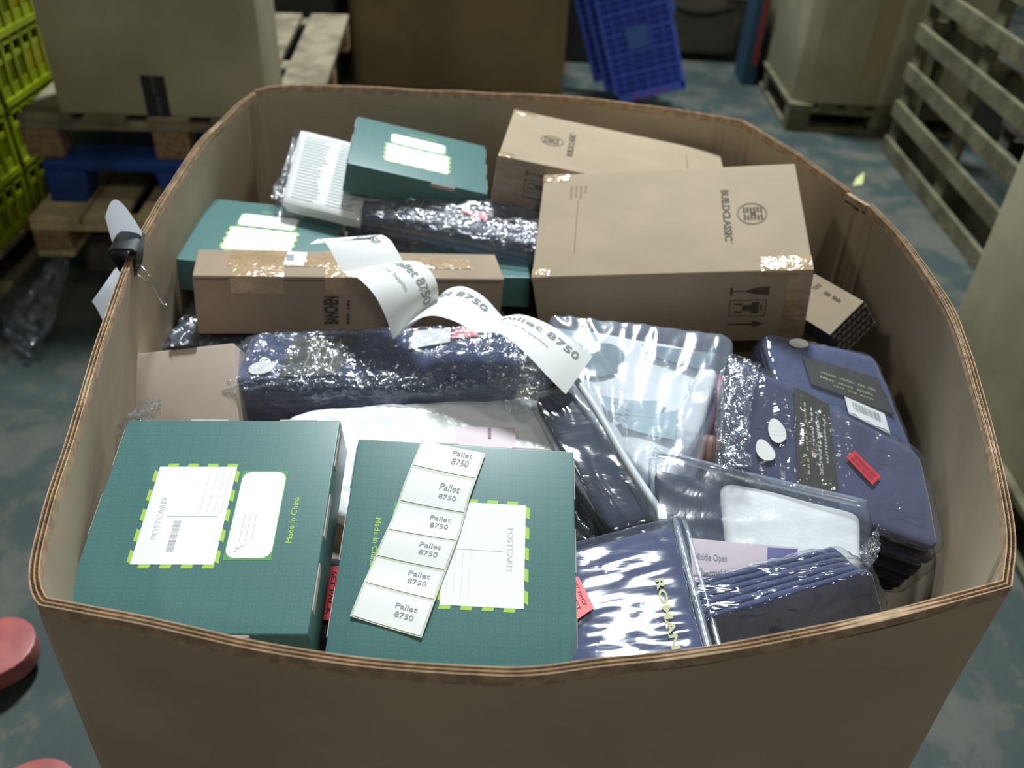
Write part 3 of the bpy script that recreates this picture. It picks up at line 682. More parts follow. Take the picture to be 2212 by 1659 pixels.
def soft(pt, name, material, parent, **k):
    m = M(); slab(m, pt, **k); o = m.build(name, material, parent, smooth='all'); return weld(o)
def decal(pt, qpx, name, material, parent, h, n=6, poly=None):
    """a thin sheet following the patch; qpx = four picture corners (BL, BR, FR, FL order: back-left first)"""
    U = [pt.uv(*p) for p in qpx]
    def f(a, b): return (U[3] * (1 - a) + U[2] * a) * (1 - b) + (U[0] * (1 - a) + U[1] * a) * b
    m = M()
    if poly: m.add([pt.W(*f(*p), h) for p in poly], [tuple(range(len(poly)))])
    else: m.grid(lambda a, b: pt.W(*f(a, b), h), n, n)
    o = m.build(name, material, parent, smooth='all'); return o, (lambda a, b, e=0.0006: pt.W(*f(a, b), h + e))
CIRC = [(0.5 + 0.5 * cos(2 * pi * i / 28), 0.5 + 0.5 * sin(2 * pi * i / 28)) for i in range(28)]

def shirt_pack(q, T, n, label, cloth=NAVY, filmm=FILM, ext=(0.03, 0.03, 0.03, 0.03), group='folded navy garments in clear bags', frid=0.0035, k=22.0, seed=0, name='garment_pack', fz=0.004, rs=55, stretch=(1, 1), crown=0.0, cat='clothing pack', step=0.0, fs_=20):
    pt = Patch(q); root = empty(name, pt.o - Vector(pt.N() * T), None, label, cat, group)
    sh = Vector(pt.N() * T)
    class Q(Patch):
        def __init__(s): s.c = pt.c; s.o = pt.o - sh
    pt = Q(); r = random.Random(seed)
    for i in range(n):
        z1 = -T * i / n; z0 = -T * (i + 0.93) / n; a, b = r.uniform(-0.012, 0.012), r.uniform(-0.02, 0.02)
        soft(pt, 'folded_garment', cloth[i % len(cloth)] if isinstance(cloth, list) else cloth, root, u0=0.0 + abs(a) * (i > 0), u1=1.0 - abs(b) * (i > 0), v0=b * 0.6 * (i > 0) + 0.01 - step * i, v1=1.0, z0=z0, z1=z1, k=k, amp=0.0022, fs=22, seed=seed + i, nu=26, nv=14, nw=3, crown=crown if i == 0 else 0)
    e = ext
    soft(pt, 'clear_bag', filmm, root, u0=-e[0], u1=1 + e[1], v0=-e[2], v1=1 + e[3], z0=-T - 0.002, z1=fz, k=9.0, amp=0.003, pos=True, fs=20, seed=seed + 9, nu=64, nv=40, nw=12, ridge=frid, rs=rs, stretch=stretch, crown=crown)
    return pt, root

exec_order = 1
# centre pack
pt, r_ = shirt_pack([(548, 722, 0.955), (1135, 705, 0.975), (1112, 806, 0.965), (497, 824, 0.935)], 0.068, 7, 'long bag of folded navy garments across the middle, crinkled shiny front edge', seed=1, frid=0.008, rs=60, filmm=FILMX, ext=(0.035, 0.09, 0.26, 0.02), step=0.033)
o, f = decal(pt, [(640, 728), (770, 728), (735, 812), (600, 818)], 'paper_band', BAND, r_, 0.0035)
m = M()
for i in range(4): m.add([f(0.35 + i * 0.14, 0.15), f(0.38 + i * 0.14, 0.15), f(0.38 + i * 0.14, 0.9), f(0.35 + i * 0.14, 0.9)], [(0, 1, 2, 3)])
m.build('band_print', OLIVEINK, o)
decal(pt, [(548, 783), (600, 783), (584, 812), (530, 812)], 'oval_sticker', WHITE, r_, 0.0035, poly=CIRC)
decal(pt, [(895, 718), (975, 712), (972, 742), (882, 758)], 'paper_tag', WHITE, r_, 0.0035)
decal(pt, [(985, 712), (1040, 708), (1030, 730), (975, 735)], 'red_sticker', RED, r_, 0.0035)
# tied film tuft at its left end, big loose fold at its right
def tuft(pt, base, pts, name, parent, mat_=FILMX, seed=0, amp=0.010, n=14):
    """loose crumpled film: a fan between picture points"""
    P = [at(*p) for p in pts]; m = M(); k = len(P) // 2
    def fn(u, v):
        i = u * (k - 1); a = min(k - 2, int(i)); f_ = i - a
        A_ = P[a] * (1 - f_) + P[a + 1] * f_; B_ = P[k + a] * (1 - f_) + P[k + a + 1] * f_
        p = A_ * (1 - v) + B_ * v
        w = 1.0
        d = amp * noise.noise(Vector((u * 9 + seed, v * 6, seed))) + amp * 0.6 * (1 - 2 * abs(noise.noise(Vector((u * 22, v * 16, seed + 4)))))
        return Vector(p) + Vector((d * 0.4, -d * 0.4, d * 0.8)) - base
    m.grid(fn, n * 2, n); return m.build(name, mat_, parent, smooth='all')
b0 = pt.o
tuft(pt, b0, [(505, 822, 0.94), (490, 826, 0.93), (464, 832, 0.925), (512, 880, 0.90), (500, 872, 0.905), (470, 850, 0.92)], 'bag_tail', r_, seed=2, amp=0.006, n=8)
tuft(pt, b0, [(1030, 740, 0.985), (1100, 722, 1.0), (1165, 745, 0.99), (1190, 800, 0.975), (1060, 850, 0.955), (1100, 900, 0.93), (1150, 892, 0.93), (1182, 862, 0.94)], 'bag_tail', r_, seed=5, amp=0.016)

# rear pack
pt, r_ = shirt_pack([(792, 390, 1.01), (1215, 462, 1.0), (1190, 535, 0.985), (738, 445, 0.995)], 0.075, 7, 'bag of folded dark garments behind the long carton, red sticker on top', cloth=[NAVYGREY, NAVY, NAVYGREY, NAVY, BLACKCLOTH, NAVY], seed=21, frid=0.007, rs=50, filmm=FILMX, ext=(0.045, 0.03, 0.22, 0.02), step=0.028)
o, f = decal(pt, [(880, 410), (945, 420), (915, 468), (848, 458)], 'paper_band', BAND, r_, 0.0035)
m = M()
for i in range(3): m.add([f(0.45 + i * 0.14, 0.15), f(0.49 + i * 0.14, 0.15), f(0.49 + i * 0.14, 0.9), f(0.45 + i * 0.14, 0.9)], [(0, 1, 2, 3)])
m.build('band_print', OLIVEINK, o)
decal(pt, [(785, 418), (838, 422), (828, 440), (775, 436)], 'oval_sticker', WHITE, r_, 0.0035, poly=CIRC)
decal(pt, [(1005, 456), (1056, 466), (1052, 481), (990, 458)], 'red_sticker', RED, r_, 0.0035)

# right packs: two stacked in front, one behind
def band_text(f, root_o, lines, a0, a1, col, rows, h):
    m = M()
    for s_, b in zip(lines, rows): put_text(m, s_, lambda u, v, b=b: f(a0 + u, b + v), w=a1 - a0, h=h, bold=0.015)
    return m.build('band_print', col, root_o)
pt, r_ = shirt_pack([(1645, 718, 0.985), (1890, 768, 0.955), (1990, 1015, 0.90), (1700, 900, 0.955)], 0.07, 6, 'bag of folded navy garments with barcode label beside the bin\'s right wall', seed=31, frid=0.002, filmm=FILM, ext=(0.02, 0.02, 0.02, 0.02))
o, f = decal(pt, [(1731, 771), (1893, 819), (1930, 900), (1749, 832)], 'paper_band', BAND, r_, 0.0038)
m = M()
words(m, lambda u, v: f(0.18 + u, 0.52 + v), 0.70, 0.07, 4, 2)
words(m, lambda u, v: f(0.15 + u, 0.34 + v), 0.66, 0.07, 3, 5)
words(m, lambda u, v: f(0.30 + u, 0.20 + v), 0.50, 0.05, 3, 7)
m.build('band_print', OLIVEINK, o)
decal(pt, [(1702, 734), (1742, 736), (1745, 757), (1702, 752)], 'oval_sticker', WHITE, r_, 0.0038, poly=CIRC)
o, f = decal(pt, [(1821, 860), (1907, 897), (1920, 942), (1830, 897)], 'barcode_label', LABEL, r_, 0.0042)
m = M(); bars(m, lambda u, v: f(0.16 + u, 0.42 + v), 0.70, 0.42, 26, 7); m.build('barcode', GREYINK, o)

for q, lab, ov, sd in (([(1560, 800, 0.965), (1960, 1010, 0.90), (2028, 1225, 0.86), (1545, 1050, 0.915)], 'lower of two matching bags of folded navy garments by the bin\'s right side', None, 41),
                   ([(1582, 768, 1.015), (1988, 975, 0.955), (2034, 1195, 0.915), (1572, 1012, 0.965)], 'upper of two matching bags of navy garments, small red sticker, right side', (1645, 1697, 908, 962), 51)):
    low = sd == 41
    pt, r_ = shirt_pack(q, 0.10 if low else 0.042, 8 if low else 4, lab, seed=sd, frid=0.0034, rs=28, stretch=(1.6, 0.6), filmm=FILMY, ext=(0.03, 0.02, 0.02, 0.02), cloth=[mat('blue_grey_cotton', (0.060, 0.068, 0.140), 0.85, var=0.15, vscale=12, spec=0.25, sheen=0.3) if not low else BLACKCLOTH, NAVY, BLACKCLOTH, NAVY], k=12)
    if not low: tuft(pt, pt.o, [(1572, 765, 1.022), (1560, 840, 1.01), (1552, 930, 0.995), (1556, 1015, 0.975), (1640, 790, 1.022), (1622, 850, 1.012), (1612, 935, 0.998), (1618, 1010, 0.98)], 'creased_end', r_, seed=33, amp=0.010, n=16)
    if low:
        decal(pt, [(1622, 950), (1655, 962), (1672, 1000), (1632, 995)], 'oval_sticker', WHITE, r_, 0.0038, poly=CIRC)
        decal(pt, [(1768, 1045), (1780, 1050), (1810, 1080), (1795, 1084)], 'paper_tag', WHITE, r_, 0.0038)
    else:
        o, f = decal(pt, [(1712, 838), (1788, 876), (1812, 1090), (1722, 1062)], 'paper_band', BAND, r_, 0.0038)
        m = M()
        words(m, lambda u, v: f(0.26 + v, 0.88 - u), 0.72, 0.05, 3, 9)
        m.build('band_print', OLIVEINK, o)
        m = M()
        words(m, lambda u, v: f(0.44 + v, 0.86 - u), 0.40, 0.05, 2, 3)
        put_text(m, 'T-SHIRT PACK', lambda u, v: f(0.57 + v, 0.86 - u), w=0.66, h=0.08, bold=0.03)
        put_text(m, 'Premium', lambda u, v: f(0.76 + v, 0.80 - u), w=0.45, h=0.08, bold=0.02)
        m.build('band_print', mat('pale_grey_ink', (0.42, 0.46, 0.45), 0.6), o)
        decal(pt, [(1655, 903), (1688, 912), (1702, 958), (1660, 962)], 'oval_sticker', WHITE, r_, 0.0038, poly=CIRC)
        decal(pt, [(1628, 948), (1660, 958), (1680, 1000), (1632, 998)], 'oval_sticker', WHITE, r_, 0.0046, poly=CIRC)
        o, f = decal(pt, [(1843, 977), (1899, 1032), (1882, 1051), (1824, 990)], 'red_sticker', RED, r_, 0.0042)
        m = M()
        for b in (0.2, 0.55): put_text(m, 'SET PACK DO NOT', lambda u, v, b=b: f(0.10 + u, b + v), w=0.8, h=0.22, bold=0.02)
        m.build('sticker_print', mat('dark_red_ink', (0.25, 0.02, 0.03), 0.6), o)

# near bag catching the flash
pt, r_ = shirt_pack([(1222, 1185, 0.95), (1452, 1128, 0.960), (1532, 1440, 0.969), (1236, 1475, 0.952)], 0.05, 3, 'bag of navy garments at the front rim with a blinding flash reflection', seed=61, frid=0.0009, filmm=film('clear_film_flat', haze=0.05, gloss=0.10, rough=0.10, scale=7, bump=0.28, dist=0.004, stretch=(0.5, 2.2, 1)), ext=(0.02, 0.03, 0.02, 0.05), k=12, rs=24, stretch=(0.6, 2.0))
o, f = decal(pt, [(1205, 1248), (1250, 1255), (1284, 1322), (1240, 1352)], 'red_sticker', RED, r_, 0.0068)
m = M()
for b, t_ in ((0.62, 'SET PACK'), (0.30, 'DO NOT')): put_text(m, t_, lambda u, v, b=b: f(b + v, 0.86 - u), w=0.72, h=0.17, bold=0.0)
m.build('sticker_print', mat('dark_red_ink', (0.25, 0.02, 0.03), 0.6), o)
m = M(); U0 = pt.uv(1425, 1258); U1 = pt.uv(1468, 1430); dd = U1 - U0; nn = np.array([dd[1], -dd[0]]) * -1.0
put_text(m, 'ROMAN', lambda u, v: pt.W(*(U0 + dd * u + np.array([0.065 * v - 0.04, 0.0])), 0.0066), w=0.90, h=1.0, bold=0.03)
m.build('yellow_lettering', mat('pale_yellow_ink', (0.42, 0.41, 0.20), 0.6), r_)
m = M(); E0 = [pt.W(1.025, t, 0.004) for t in [i / 12 for i in range(13)]]
m.tube(E0, 0.0045, 8); m.build('bag_seam', FILMW, r_, smooth='all')
m = M(); m.tube([p + Vector((0.012, 0, -0.002)) for p in E0], 0.003, 8); m.build('bag_seam', FILMW, r_, smooth='all')

# front right pack standing on its edge
pt, r_ = shirt_pack([(1518, 1338, 0.975), (1885, 1228, 0.985), (1932, 1420, 0.87), (1560, 1500, 0.865)], 0.062, 6, 'bag of navy garments on edge at front right, folded layers upward', seed=71, frid=0.004, filmm=FILMY, ext=(0.03, 0.035, 0.02, 0.02), k=14, rs=34)
m = M(); tuft(pt, pt.o, [(1850, 1190, 0.99), (1870, 1170, 0.995), (1892, 1140, 1.0), (1870, 1230, 0.985), (1885, 1215, 0.985), (1896, 1190, 0.99)], 'bag_tail', r_, seed=8, amp=0.006, n=8)

# loose dark pack low on the left
pt, r_ = shirt_pack([(440, 628, 0.905), (600, 640, 0.90), (560, 742, 0.885), (352, 752, 0.89)], 0.05, 4, 'shiny dark bag deep between the left wall and long carton', seed=81, cloth=[BLACKCLOTH, NAVY], frid=0.006, filmm=FILMX, rs=50)

# white pack of printed sheets at the back left
pt = Patch([(648, 279, 1.05), (815, 322, 1.04), (775, 475, 0.99), (608, 436, 1.0)])
root = empty('sheet_pack', pt.o - Vector(pt.N() * 0.03), None, 'clear bag of white printed sheets beside the rear green box', 'pack')
class Q2(Patch):
    def __init__(s, p, T): s.c = p.c; s.o = p.o - Vector(p.N() * T)
pt = Q2(pt, 0.03)
for i in range(4):
    soft(pt, 'printed_sheet', WHITE, root, u0=0.012 * (i % 2) - 0.03 * (i == 1), u1=1, v0=0.01 * i, v1=1 + 0.005 * i, z0=-0.007 * (i + 1) + 0.0006, z1=-0.007 * i, k=40, amp=0.0005, nu=10, nv=8, nw=2)
m = M(); rr = random.Random(2)
for j in range(22):
    v = 0.93 - j * 0.04
    for a in (0.10, 0.55):
        l = rr.uniform(0.25, 0.36); m.add([pt.W(a, v, 0.0012), pt.W(a + l, v, 0.0012), pt.W(a + l, v + 0.012, 0.0012), pt.W(a, v + 0.012, 0.0012)], [(0, 1, 2, 3)])
m.build('faint_print', mat('faint_grey_ink', (0.62, 0.66, 0.68), 0.7), root)
soft(pt, 'clear_bag', film('clear_film_smooth', haze=0.02, gloss=0.01, scale=14, bump=0.3, dist=0.003), root, u0=-0.09, u1=1.03, v0=-0.06, v1=1.02, z0=-0.034, z1=0.001, k=26, amp=0.001, pos=True, ridge=0.0008, rs=30, nu=50, nv=40, nw=8)
tuft(pt, pt.o, [(585, 432, 0.99), (592, 400, 1.0), (606, 380, 1.01), (632, 300, 1.04), (612, 438, 0.985), (616, 400, 1.0), (628, 370, 1.01), (645, 300, 1.04)], 'bag_tail', root, seed=11, amp=0.008, n=10)

# plain brown carton leaning at the left
A_, B_ = at(277, 765, 0.965), at(505, 740, 0.975); C_, D_ = at(520, 985, 0.875), at(292, 985, 0.865)
dn = ((C_ - B_) + (D_ - A_)) / 2; rt = ((B_ - A_) + (C_ - D_)) / 2; n = np.cross(dn, rt); n /= np.linalg.norm(n)
if n[2] > 0: n = -n
og = Vector((A_ + B_ + C_ + D_) / 4 + n * 0.07)
root = empty('plain_carton', og, None, 'plain pinkish brown carton leaning by the left wall, no markings', 'carton')
m = M(); v = [Vector(p) - og for p in (A_, B_, C_, D_)]; v2 = [p + Vector(n * 0.07) for p in v]
m.add(v + v2, [(0, 1, 2, 3), (4, 7, 6, 5), (0, 4, 5, 1), (1, 5, 6, 2), (2, 6, 7, 3), (3, 7, 4, 0)]); m.build('body', KRAFT_ROSE, root, smooth=True, bevel=0.003)
a = v[0] * 0.62 + v[1] * 0.38; b = v[3] * 0.40 + v[2] * 0.60
m = M(); e = Vector(-n * 0.0006); wv = (v[1] - v[0]) * 0.004
m.add([a + e, a + wv + e, b + wv + e, b + e], [(0, 1, 2, 3)]); m.build('flap_crease', mat('crease_board', (0.33, 0.21, 0.14), 0.85), root)
m = M(); s0 = v[0] * 0.60 + v[1] * 0.40; s1 = v[0] * 0.22 + v[1] * 0.78 if 0 else v[0] * 0.35 + v[1] * 0.65
m.tube([s0 * 1.0 + Vector((0, 0, 0.002)), s1 + Vector((0, 0, 0.002))], 0.0022, 6); m.build('black_edging', BLACKP, root)

# crumpled film by the left wall
pts = [(250, 925, 0.97), (275, 900, 0.985), (310, 868, 0.995), (345, 866, 0.99), (262, 960, 0.95), (290, 935, 0.965), (322, 912, 0.975), (346, 900, 0.975)]
b_ = Vector(at(300, 915, 0.96))
o = tuft(None, b_, pts, 'crumpled_film', None, mat_=FILMJ, seed=14, amp=0.02); o.location = b_
tag(o, 'crumpled clear film poking up behind the nearest left green box', 'plastic film')

# white mailer under the second green box and centre pack
pt = Patch([(600, 888, 0.93), (1200, 850, 0.93), (1238, 1120, 0.90), (720, 1120, 0.90)])
root = empty('mailer_bag', pt.o, None, 'glossy white mailer between the centre garment bag and label-strip box', 'bag')
soft(pt, 'body', mat('white_polythene', (0.84, 0.87, 0.90), 0.3, bump=0.5, bscale=22, spec=0.6), root, u0=0, u1=1, v0=0, v1=1, z0=-0.03, z1=0, k=8, amp=0.006, fs=16, ridge=0.003, rs=30, nu=50, nv=30, nw=5)
decal(pt, [(985, 928), (1112, 930), (1115, 985), (985, 975)], 'pink_card', PINKCARD, root, 0.006)
o, f = decal(pt, [(1050, 930), (1085, 930), (1085, 962), (1050, 958)], 'card_print', mat('mauve_ink', (0.22, 0.14, 0.20), 0.6), root, 0.0072, poly=[(0.1, 0.2), (0.3, 0.2), (0.3, 0.95), (0.1, 0.95)])

# white and teal garment bag in the centre
pt = Patch([(1192, 686, 0.985), (1578, 738, 0.975), (1468, 1120, 0.905), (1232, 862, 0.945)])
root = empty('garment_bag', pt.o - Vector(pt.N() * 0.04), None, 'clear bag with white garment and teal print, below the front logo carton', 'clothing pack')
pt = Q2(pt, 0.04)
soft(pt, 'white_garment', WHITECLOTH, root, u0=0.04, u1=0.92, v0=0.04, v1=0.95, z0=-0.04, z1=-0.003, k=6, amp=0.004, fs=14, nu=40, nv=40)
decal(pt, [(1255, 742), (1352, 742), (1345, 812), (1248, 815)], 'teal_print', TEAL, root, 0.0025, poly=CIRC)
decal(pt, [(1385, 745), (1545, 765), (1525, 805), (1395, 768)], 'teal_print', TEAL, root, 0.0025)
decal(pt, [(1300, 858), (1440, 868), (1420, 905), (1310, 890)], 'green_card', PALETEAL, root, 0.003)
decal(pt, [(1330, 900), (1466, 888), (1456, 952), (1345, 925)], 'teal_print', PALETEAL, root, 0.0028)
decal(pt, [(1205, 712), (1285, 722), (1300, 745), (1230, 790)], 'teal_print', PALETEAL, root, 0.0028)
m = M()
U0 = pt.uv(1318, 868)
for i in range(4): words(m, lambda u, v, i=i: pt.W(U0[0] + u, U0[1] - i * 0.028 + v, 0.0034), 0.14, 0.012, 3, i)
m.build('small_print', mat('teal_ink', (0.10, 0.22, 0.22), 0.6), root)
soft(pt, 'clear_bag', FILMW, root, u0=-0.02, u1=1.03, v0=-0.03, v1=1.03, z0=-0.043, z1=0.006, k=12, amp=0.004, pos=True, fs=12, ridge=0.003, rs=18, nu=60, nv=60, nw=8, stretch=(2.2, 0.7))

pt = Patch([(1505, 790, 0.975), (1562, 792, 0.975), (1498, 985, 0.93), (1448, 975, 0.93)])
root = empty('rolled_pouch', pt.o - Vector(pt.N() * 0.03), None, 'rolled white pouch between the teal-print bag and right navy bags', 'pouch'); pt = Q2(pt, 0.03)
soft(pt, 'white_roll', WHITECLOTH, root, u0=0, u1=1, v0=0, v1=1, z0=-0.03, z1=0.004, k=3, amp=0.003, fs=20, nu=12, nv=24)
soft(pt, 'clear_bag', FILMW, root, u0=-0.08, u1=1.08, v0=-0.02, v1=1.02, z0=-0.034, z1=0.007, k=3, amp=0.003, ridge=0.002, rs=30, nu=16, nv=30)
pt = Patch([(1535, 790, 0.955), (1580, 800, 0.955), (1545, 950, 0.92), (1505, 940, 0.92)])
root = empty('pink_pouch', pt.o, None, 'hot pink pouch, a sliver between rolled white pouch and right navy bags', 'pouch')
soft(pt, 'body', PINK, root, u0=0, u1=1, v0=0, v1=1, z0=-0.04, z1=0, k=5, amp=0.003, nu=12, nv=18)
pt = Patch([(1500, 925, 0.94), (1580, 935, 0.945), (1590, 1020, 0.915), (1480, 1010, 0.91)])
root = empty('brown_parcel', pt.o, None, 'brown parcel corner below the pink pouch, behind the zip bag', 'parcel')
soft(pt, 'body', mat('brown_parcel_paper', (0.22, 0.11, 0.075), 0.6), root, u0=0, u1=1, v0=0, v1=1, z0=-0.06, z1=0, k=20, nu=10, nv=10)

# dark strap-like folded garment in its zip bag
pt = Patch([(1150, 850, 0.955), (1232, 832, 0.965), (1412, 1122, 0.925), (1322, 1150, 0.915)])
root = empty('strap_pack', pt.o - Vector(pt.N() * 0.03), None, 'narrow dark folded strap in a clear zip bag, running down diagonally', 'clothing pack'); pt = Q2(pt, 0.03)
soft(pt, 'dark_cloth', NAVY if 0 else mat('dark_slate_cloth', (0.022, 0.030, 0.055), 0.8, spec=0.3), root, u0=0, u1=0.98, v0=0, v1=1, z0=-0.03, z1=0, k=10, amp=0.003, fs=14, nu=14, nv=40)
soft(pt, 'clear_bag', FILMS, root, u0=-0.1, u1=1.15, v0=-0.02, v1=1.02, z0=-0.033, z1=0.004, k=12, amp=0.003, pos=True, fs=14, ridge=0.003, rs=24, nu=24, nv=60, stretch=(1.6, 0.6))
m = M(); m.tube([pt.W(1.18 + 0.03 * sin(t * 7), 1 - t * 1.03, 0.006) for t in [i / 20 for i in range(21)]], 0.0055, 10); m.build('zip_edge', mat('translucent_zip', (0.55, 0.60, 0.66), 0.3, spec=0.6), root, smooth='all')
m = M(); p0 = pt.W(1.17, -0.005, 0.009); m.box(-0.006, 0.006, -0.013, 0.013, -0.005, 0.005, tf=lambda p: Vector(p) + p0); m.build('zip_slider', WHITE, root, smooth=True, bevel=0.003)

# dark glossy bag lying between
pt = Patch([(1225, 985, 0.895), (1330, 1000, 0.90), (1425, 1175, 0.88), (1230, 1185, 0.87)])
root = empty('garment_pack', pt.o - Vector(pt.N() * 0.04), None, 'crinkled clear bag with dark contents left of the diagonal strap', 'clothing pack'); pt = Q2(pt, 0.04)
soft(pt, 'folded_garment', BLACKCLOTH, root, u0=0, u1=1, v0=0, v1=0.78, z0=-0.04, z1=0, k=6, amp=0.006, fs=14, nu=20, nv=20)
soft(pt, 'clear_bag', FILMX, root, u0=-0.02, u1=1.02, v0=-0.02, v1=1.05, z0=-0.044, z1=0.007, k=6, amp=0.007, fs=14, ridge=0.007, rs=24, nu=50, nv=50, stretch=(1.6, 0.7))

# bag with black garment, white garment and pink card
pt = Patch([(1412, 990, 0.955), (1868, 1098, 0.955), (1872, 1230, 0.93), (1432, 1240, 0.92)])
root = empty('garment_bag', pt.o - Vector(pt.N() * 0.03), None, 'clear bag holding a pink thermal wear card, black and white garments', 'clothing pack'); pt = Q2(pt, 0.03)
def umin(px, py): return pt.uv(px, py)
soft(pt, 'white_garment', WHITECLOTH, root, u0=umin(1560, 1100)[0], u1=0.99, v0=0.02, v1=0.97, z0=-0.03, z1=-0.001, k=9, amp=0.004, fs=14, nu=30, nv=20)
soft(pt, 'black_garment', mat('dark_slate_cloth', (0.022, 0.030, 0.055), 0.8), root, u0=0.01, u1=umin(1562, 1100)[0], v0=0.0, v1=0.93, z0=-0.03, z1=0.001, k=14, amp=0.003, fs=14, nu=16, nv=20)
o, f = decal(pt, [(1487, 1166), (1722, 1187), (1716, 1272), (1496, 1262)], 'card', PINKCARD, root, 0.0045)
m = M(); put_text(m, 'Middle Open', lambda u, v: f(0.04 + u, 0.52 + v), w=0.30, h=0.15, bold=0.01); put_text(m, 'Thermal Insulation', lambda u, v: f(0.04 + u, 0.16 + v), w=0.55, h=0.17, bold=0.03); m.build('lettering', GREYINK, o)
m = M(); m.add([f(0.72, 0.5, 0.0003), f(0.995, 0.52, 0.0003), f(0.995, 0.96, 0.0003), f(0.72, 0.94, 0.0003)], [(0, 1, 2, 3)]); o2 = m.build('violet_panel', PURPLE, o)
soft(pt, 'clear_bag', FILMV, root, u0=-0.02, u1=1.02, v0=-0.04, v1=1.06, z0=-0.033, z1=0.007, k=14, amp=0.003, pos=True, fs=14, ridge=0.002, rs=20, nu=60, nv=30, stretch=(0.8, 1.6))
m = M(); m.tube([pt.W(t, 1.05 - 0.02 * sin(t * 3), 0.004) for t in [i / 24 for i in range(25)]], 0.006, 8); m.build('bag_seam', FILMW, root, smooth='all')

# black parcel with red lettering down between the two green boxes
pt = Patch([(700, 1190, 0.90), (770, 1190, 0.90), (730, 1400, 0.87), (655, 1400, 0.87)])
root = empty('black_parcel', pt.o, None, 'black parcel with red sticker down the gap between two green boxes', 'parcel')
soft(pt, 'body', BLACKCLOTH, root, u0=0, u1=1, v0=0, v1=1, z0=-0.06, z1=0, k=14, nu=10, nv=10)
o, f = decal(pt, [(712, 1225), (738, 1225), (722, 1340), (694, 1340)], 'red_sticker', RED, root, 0.002)
m = M(); put_text(m, 'SET PACK', lambda u, v: f(0.3 + v, 0.9 - u), w=0.8, h=0.4); m.build('sticker_print', INK, o)

# small brown carton flap at the front right corner
pt = Patch([(1850, 1300, 0.87), (1955, 1328, 0.87), (1985, 1430, 0.84), (1830, 1440, 0.84)])
root = empty('brown_carton', pt.o, None, 'brown carton edge at the front right, under dark garment bags', 'carton')
soft(pt, 'body', KRAFT_PINK, root, u0=0, u1=1, v0=0, v1=1, z0=-0.1, z1=0, k=30, nu=8, nv=8)

# lower layer of cartons that carries the rest
for i, (x0, x1, y0, y1, z1, mt, lb) in enumerate((
    (-0.37, -0.03, 0.50, 0.86, 0.855, KRAFT_PINK, 'large carton under the nearest left green box'), (-0.02, 0.40, 0.55, 0.86, 0.825, KRAFT_CARTON, 'large carton under the label-strip box and the flash-lit bag'),
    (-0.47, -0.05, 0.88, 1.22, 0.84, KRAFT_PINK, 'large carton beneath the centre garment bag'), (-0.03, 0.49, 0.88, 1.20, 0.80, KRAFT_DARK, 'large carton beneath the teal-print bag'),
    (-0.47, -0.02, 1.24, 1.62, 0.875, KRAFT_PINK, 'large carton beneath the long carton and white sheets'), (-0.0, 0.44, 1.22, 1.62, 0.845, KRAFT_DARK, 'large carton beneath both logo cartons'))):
    root = empty('supporting_carton', ((x0 + x1) / 2, (y0 + y1) / 2, 0.154), None, lb, 'carton')
    M().box(-(x1 - x0) / 2, (x1 - x0) / 2, -(y1 - y0) / 2, (y1 - y0) / 2, 0, z1 - 0.154).build('body', mt, root, bevel=0.004)

# ---------------------------------------------------------------- binder clip and note on the rim
og = Vector(at(288, 555, RIMZ)); root = empty('binder_clip', og, None, 'black binder clip pinching the bin\'s left rim', 'clip')
tl, tr = Vector(at(288, 522, RIMZ + 0.004)), Vector(at(268, 562, RIMZ + 0.004)); ax = (tl - tr).normalized(); L_ = 0.05
side = ax.cross(Vector((0, 0, 1))).normalized(); side = side if side.x < 0 else -side
c0 = Vector(at(279, 545, RIMZ)) - og
def cl(a, s, z): return c0 + ax * a + side * s + Vector((0, 0, z))
m = M()
prof = [(-0.004, -0.028), (-0.016, 0.013), (-0.011, 0.016), (0.011, 0.016), (0.016, 0.013), (0.004, -0.028), (0.0065, -0.028), (0.019, 0.0145), (0.0125, 0.019), (-0.0125, 0.019), (-0.019, 0.0145), (-0.0065, -0.028)]
n = len(prof); vs = [cl(-L_ / 2, s_, z) for s_, z in prof] + [cl(L_ / 2, s_, z) for s_, z in prof]
fs = [(i, (i + 1) % n, n + (i + 1) % n, n + i) for i in range(n)]
for e0 in (0, n):
    for a, b, c, d_ in ((0, 1, 10, 11), (1, 2, 9, 10), (2, 3, 8, 9), (3, 4, 7, 8), (4, 5, 6, 7)): fs.append((e0 + a, e0 + b, e0 + c, e0 + d_))
m.add(vs, fs); m.build('spring_body', BLACKP, root, smooth=True)
m = M(); m.tube([cl(-0.012, -0.006, -0.026), cl(-0.006, -0.022, -0.05), cl(-0.004, -0.030, -0.080), cl(0.0, -0.033, -0.086), cl(0.004, -0.030, -0.080), cl(0.006, -0.022, -0.05), cl(0.012, -0.006, -0.026)], 0.0011, 8); m.build('wire_handle', STEEL, root, smooth='all')
m = M(); m.tube([cl(-0.012, 0.006, -0.026), cl(-0.006, 0.022, -0.05), cl(0.0, 0.030, -0.080), cl(0.006, 0.022, -0.05), cl(0.012, 0.006, -0.026)], 0.0011, 8); m.build('wire_handle', STEEL, root, smooth='all')
rows = [((227, 469, 1.13), (306, 500, 1.125)), ((241, 520, 1.10), (306, 530, 1.10)), ((259, 581, 1.07), (296, 572, 1.07)), ((236, 615, 1.04), (286, 640, 1.02)), ((209, 652, 1.01), (236, 700, 0.98))]
top = at(262, 455, 1.205)
m = M(); P = [(at(*a), at(*b)) for a, b in rows]; og2 = Vector(P[2][0])
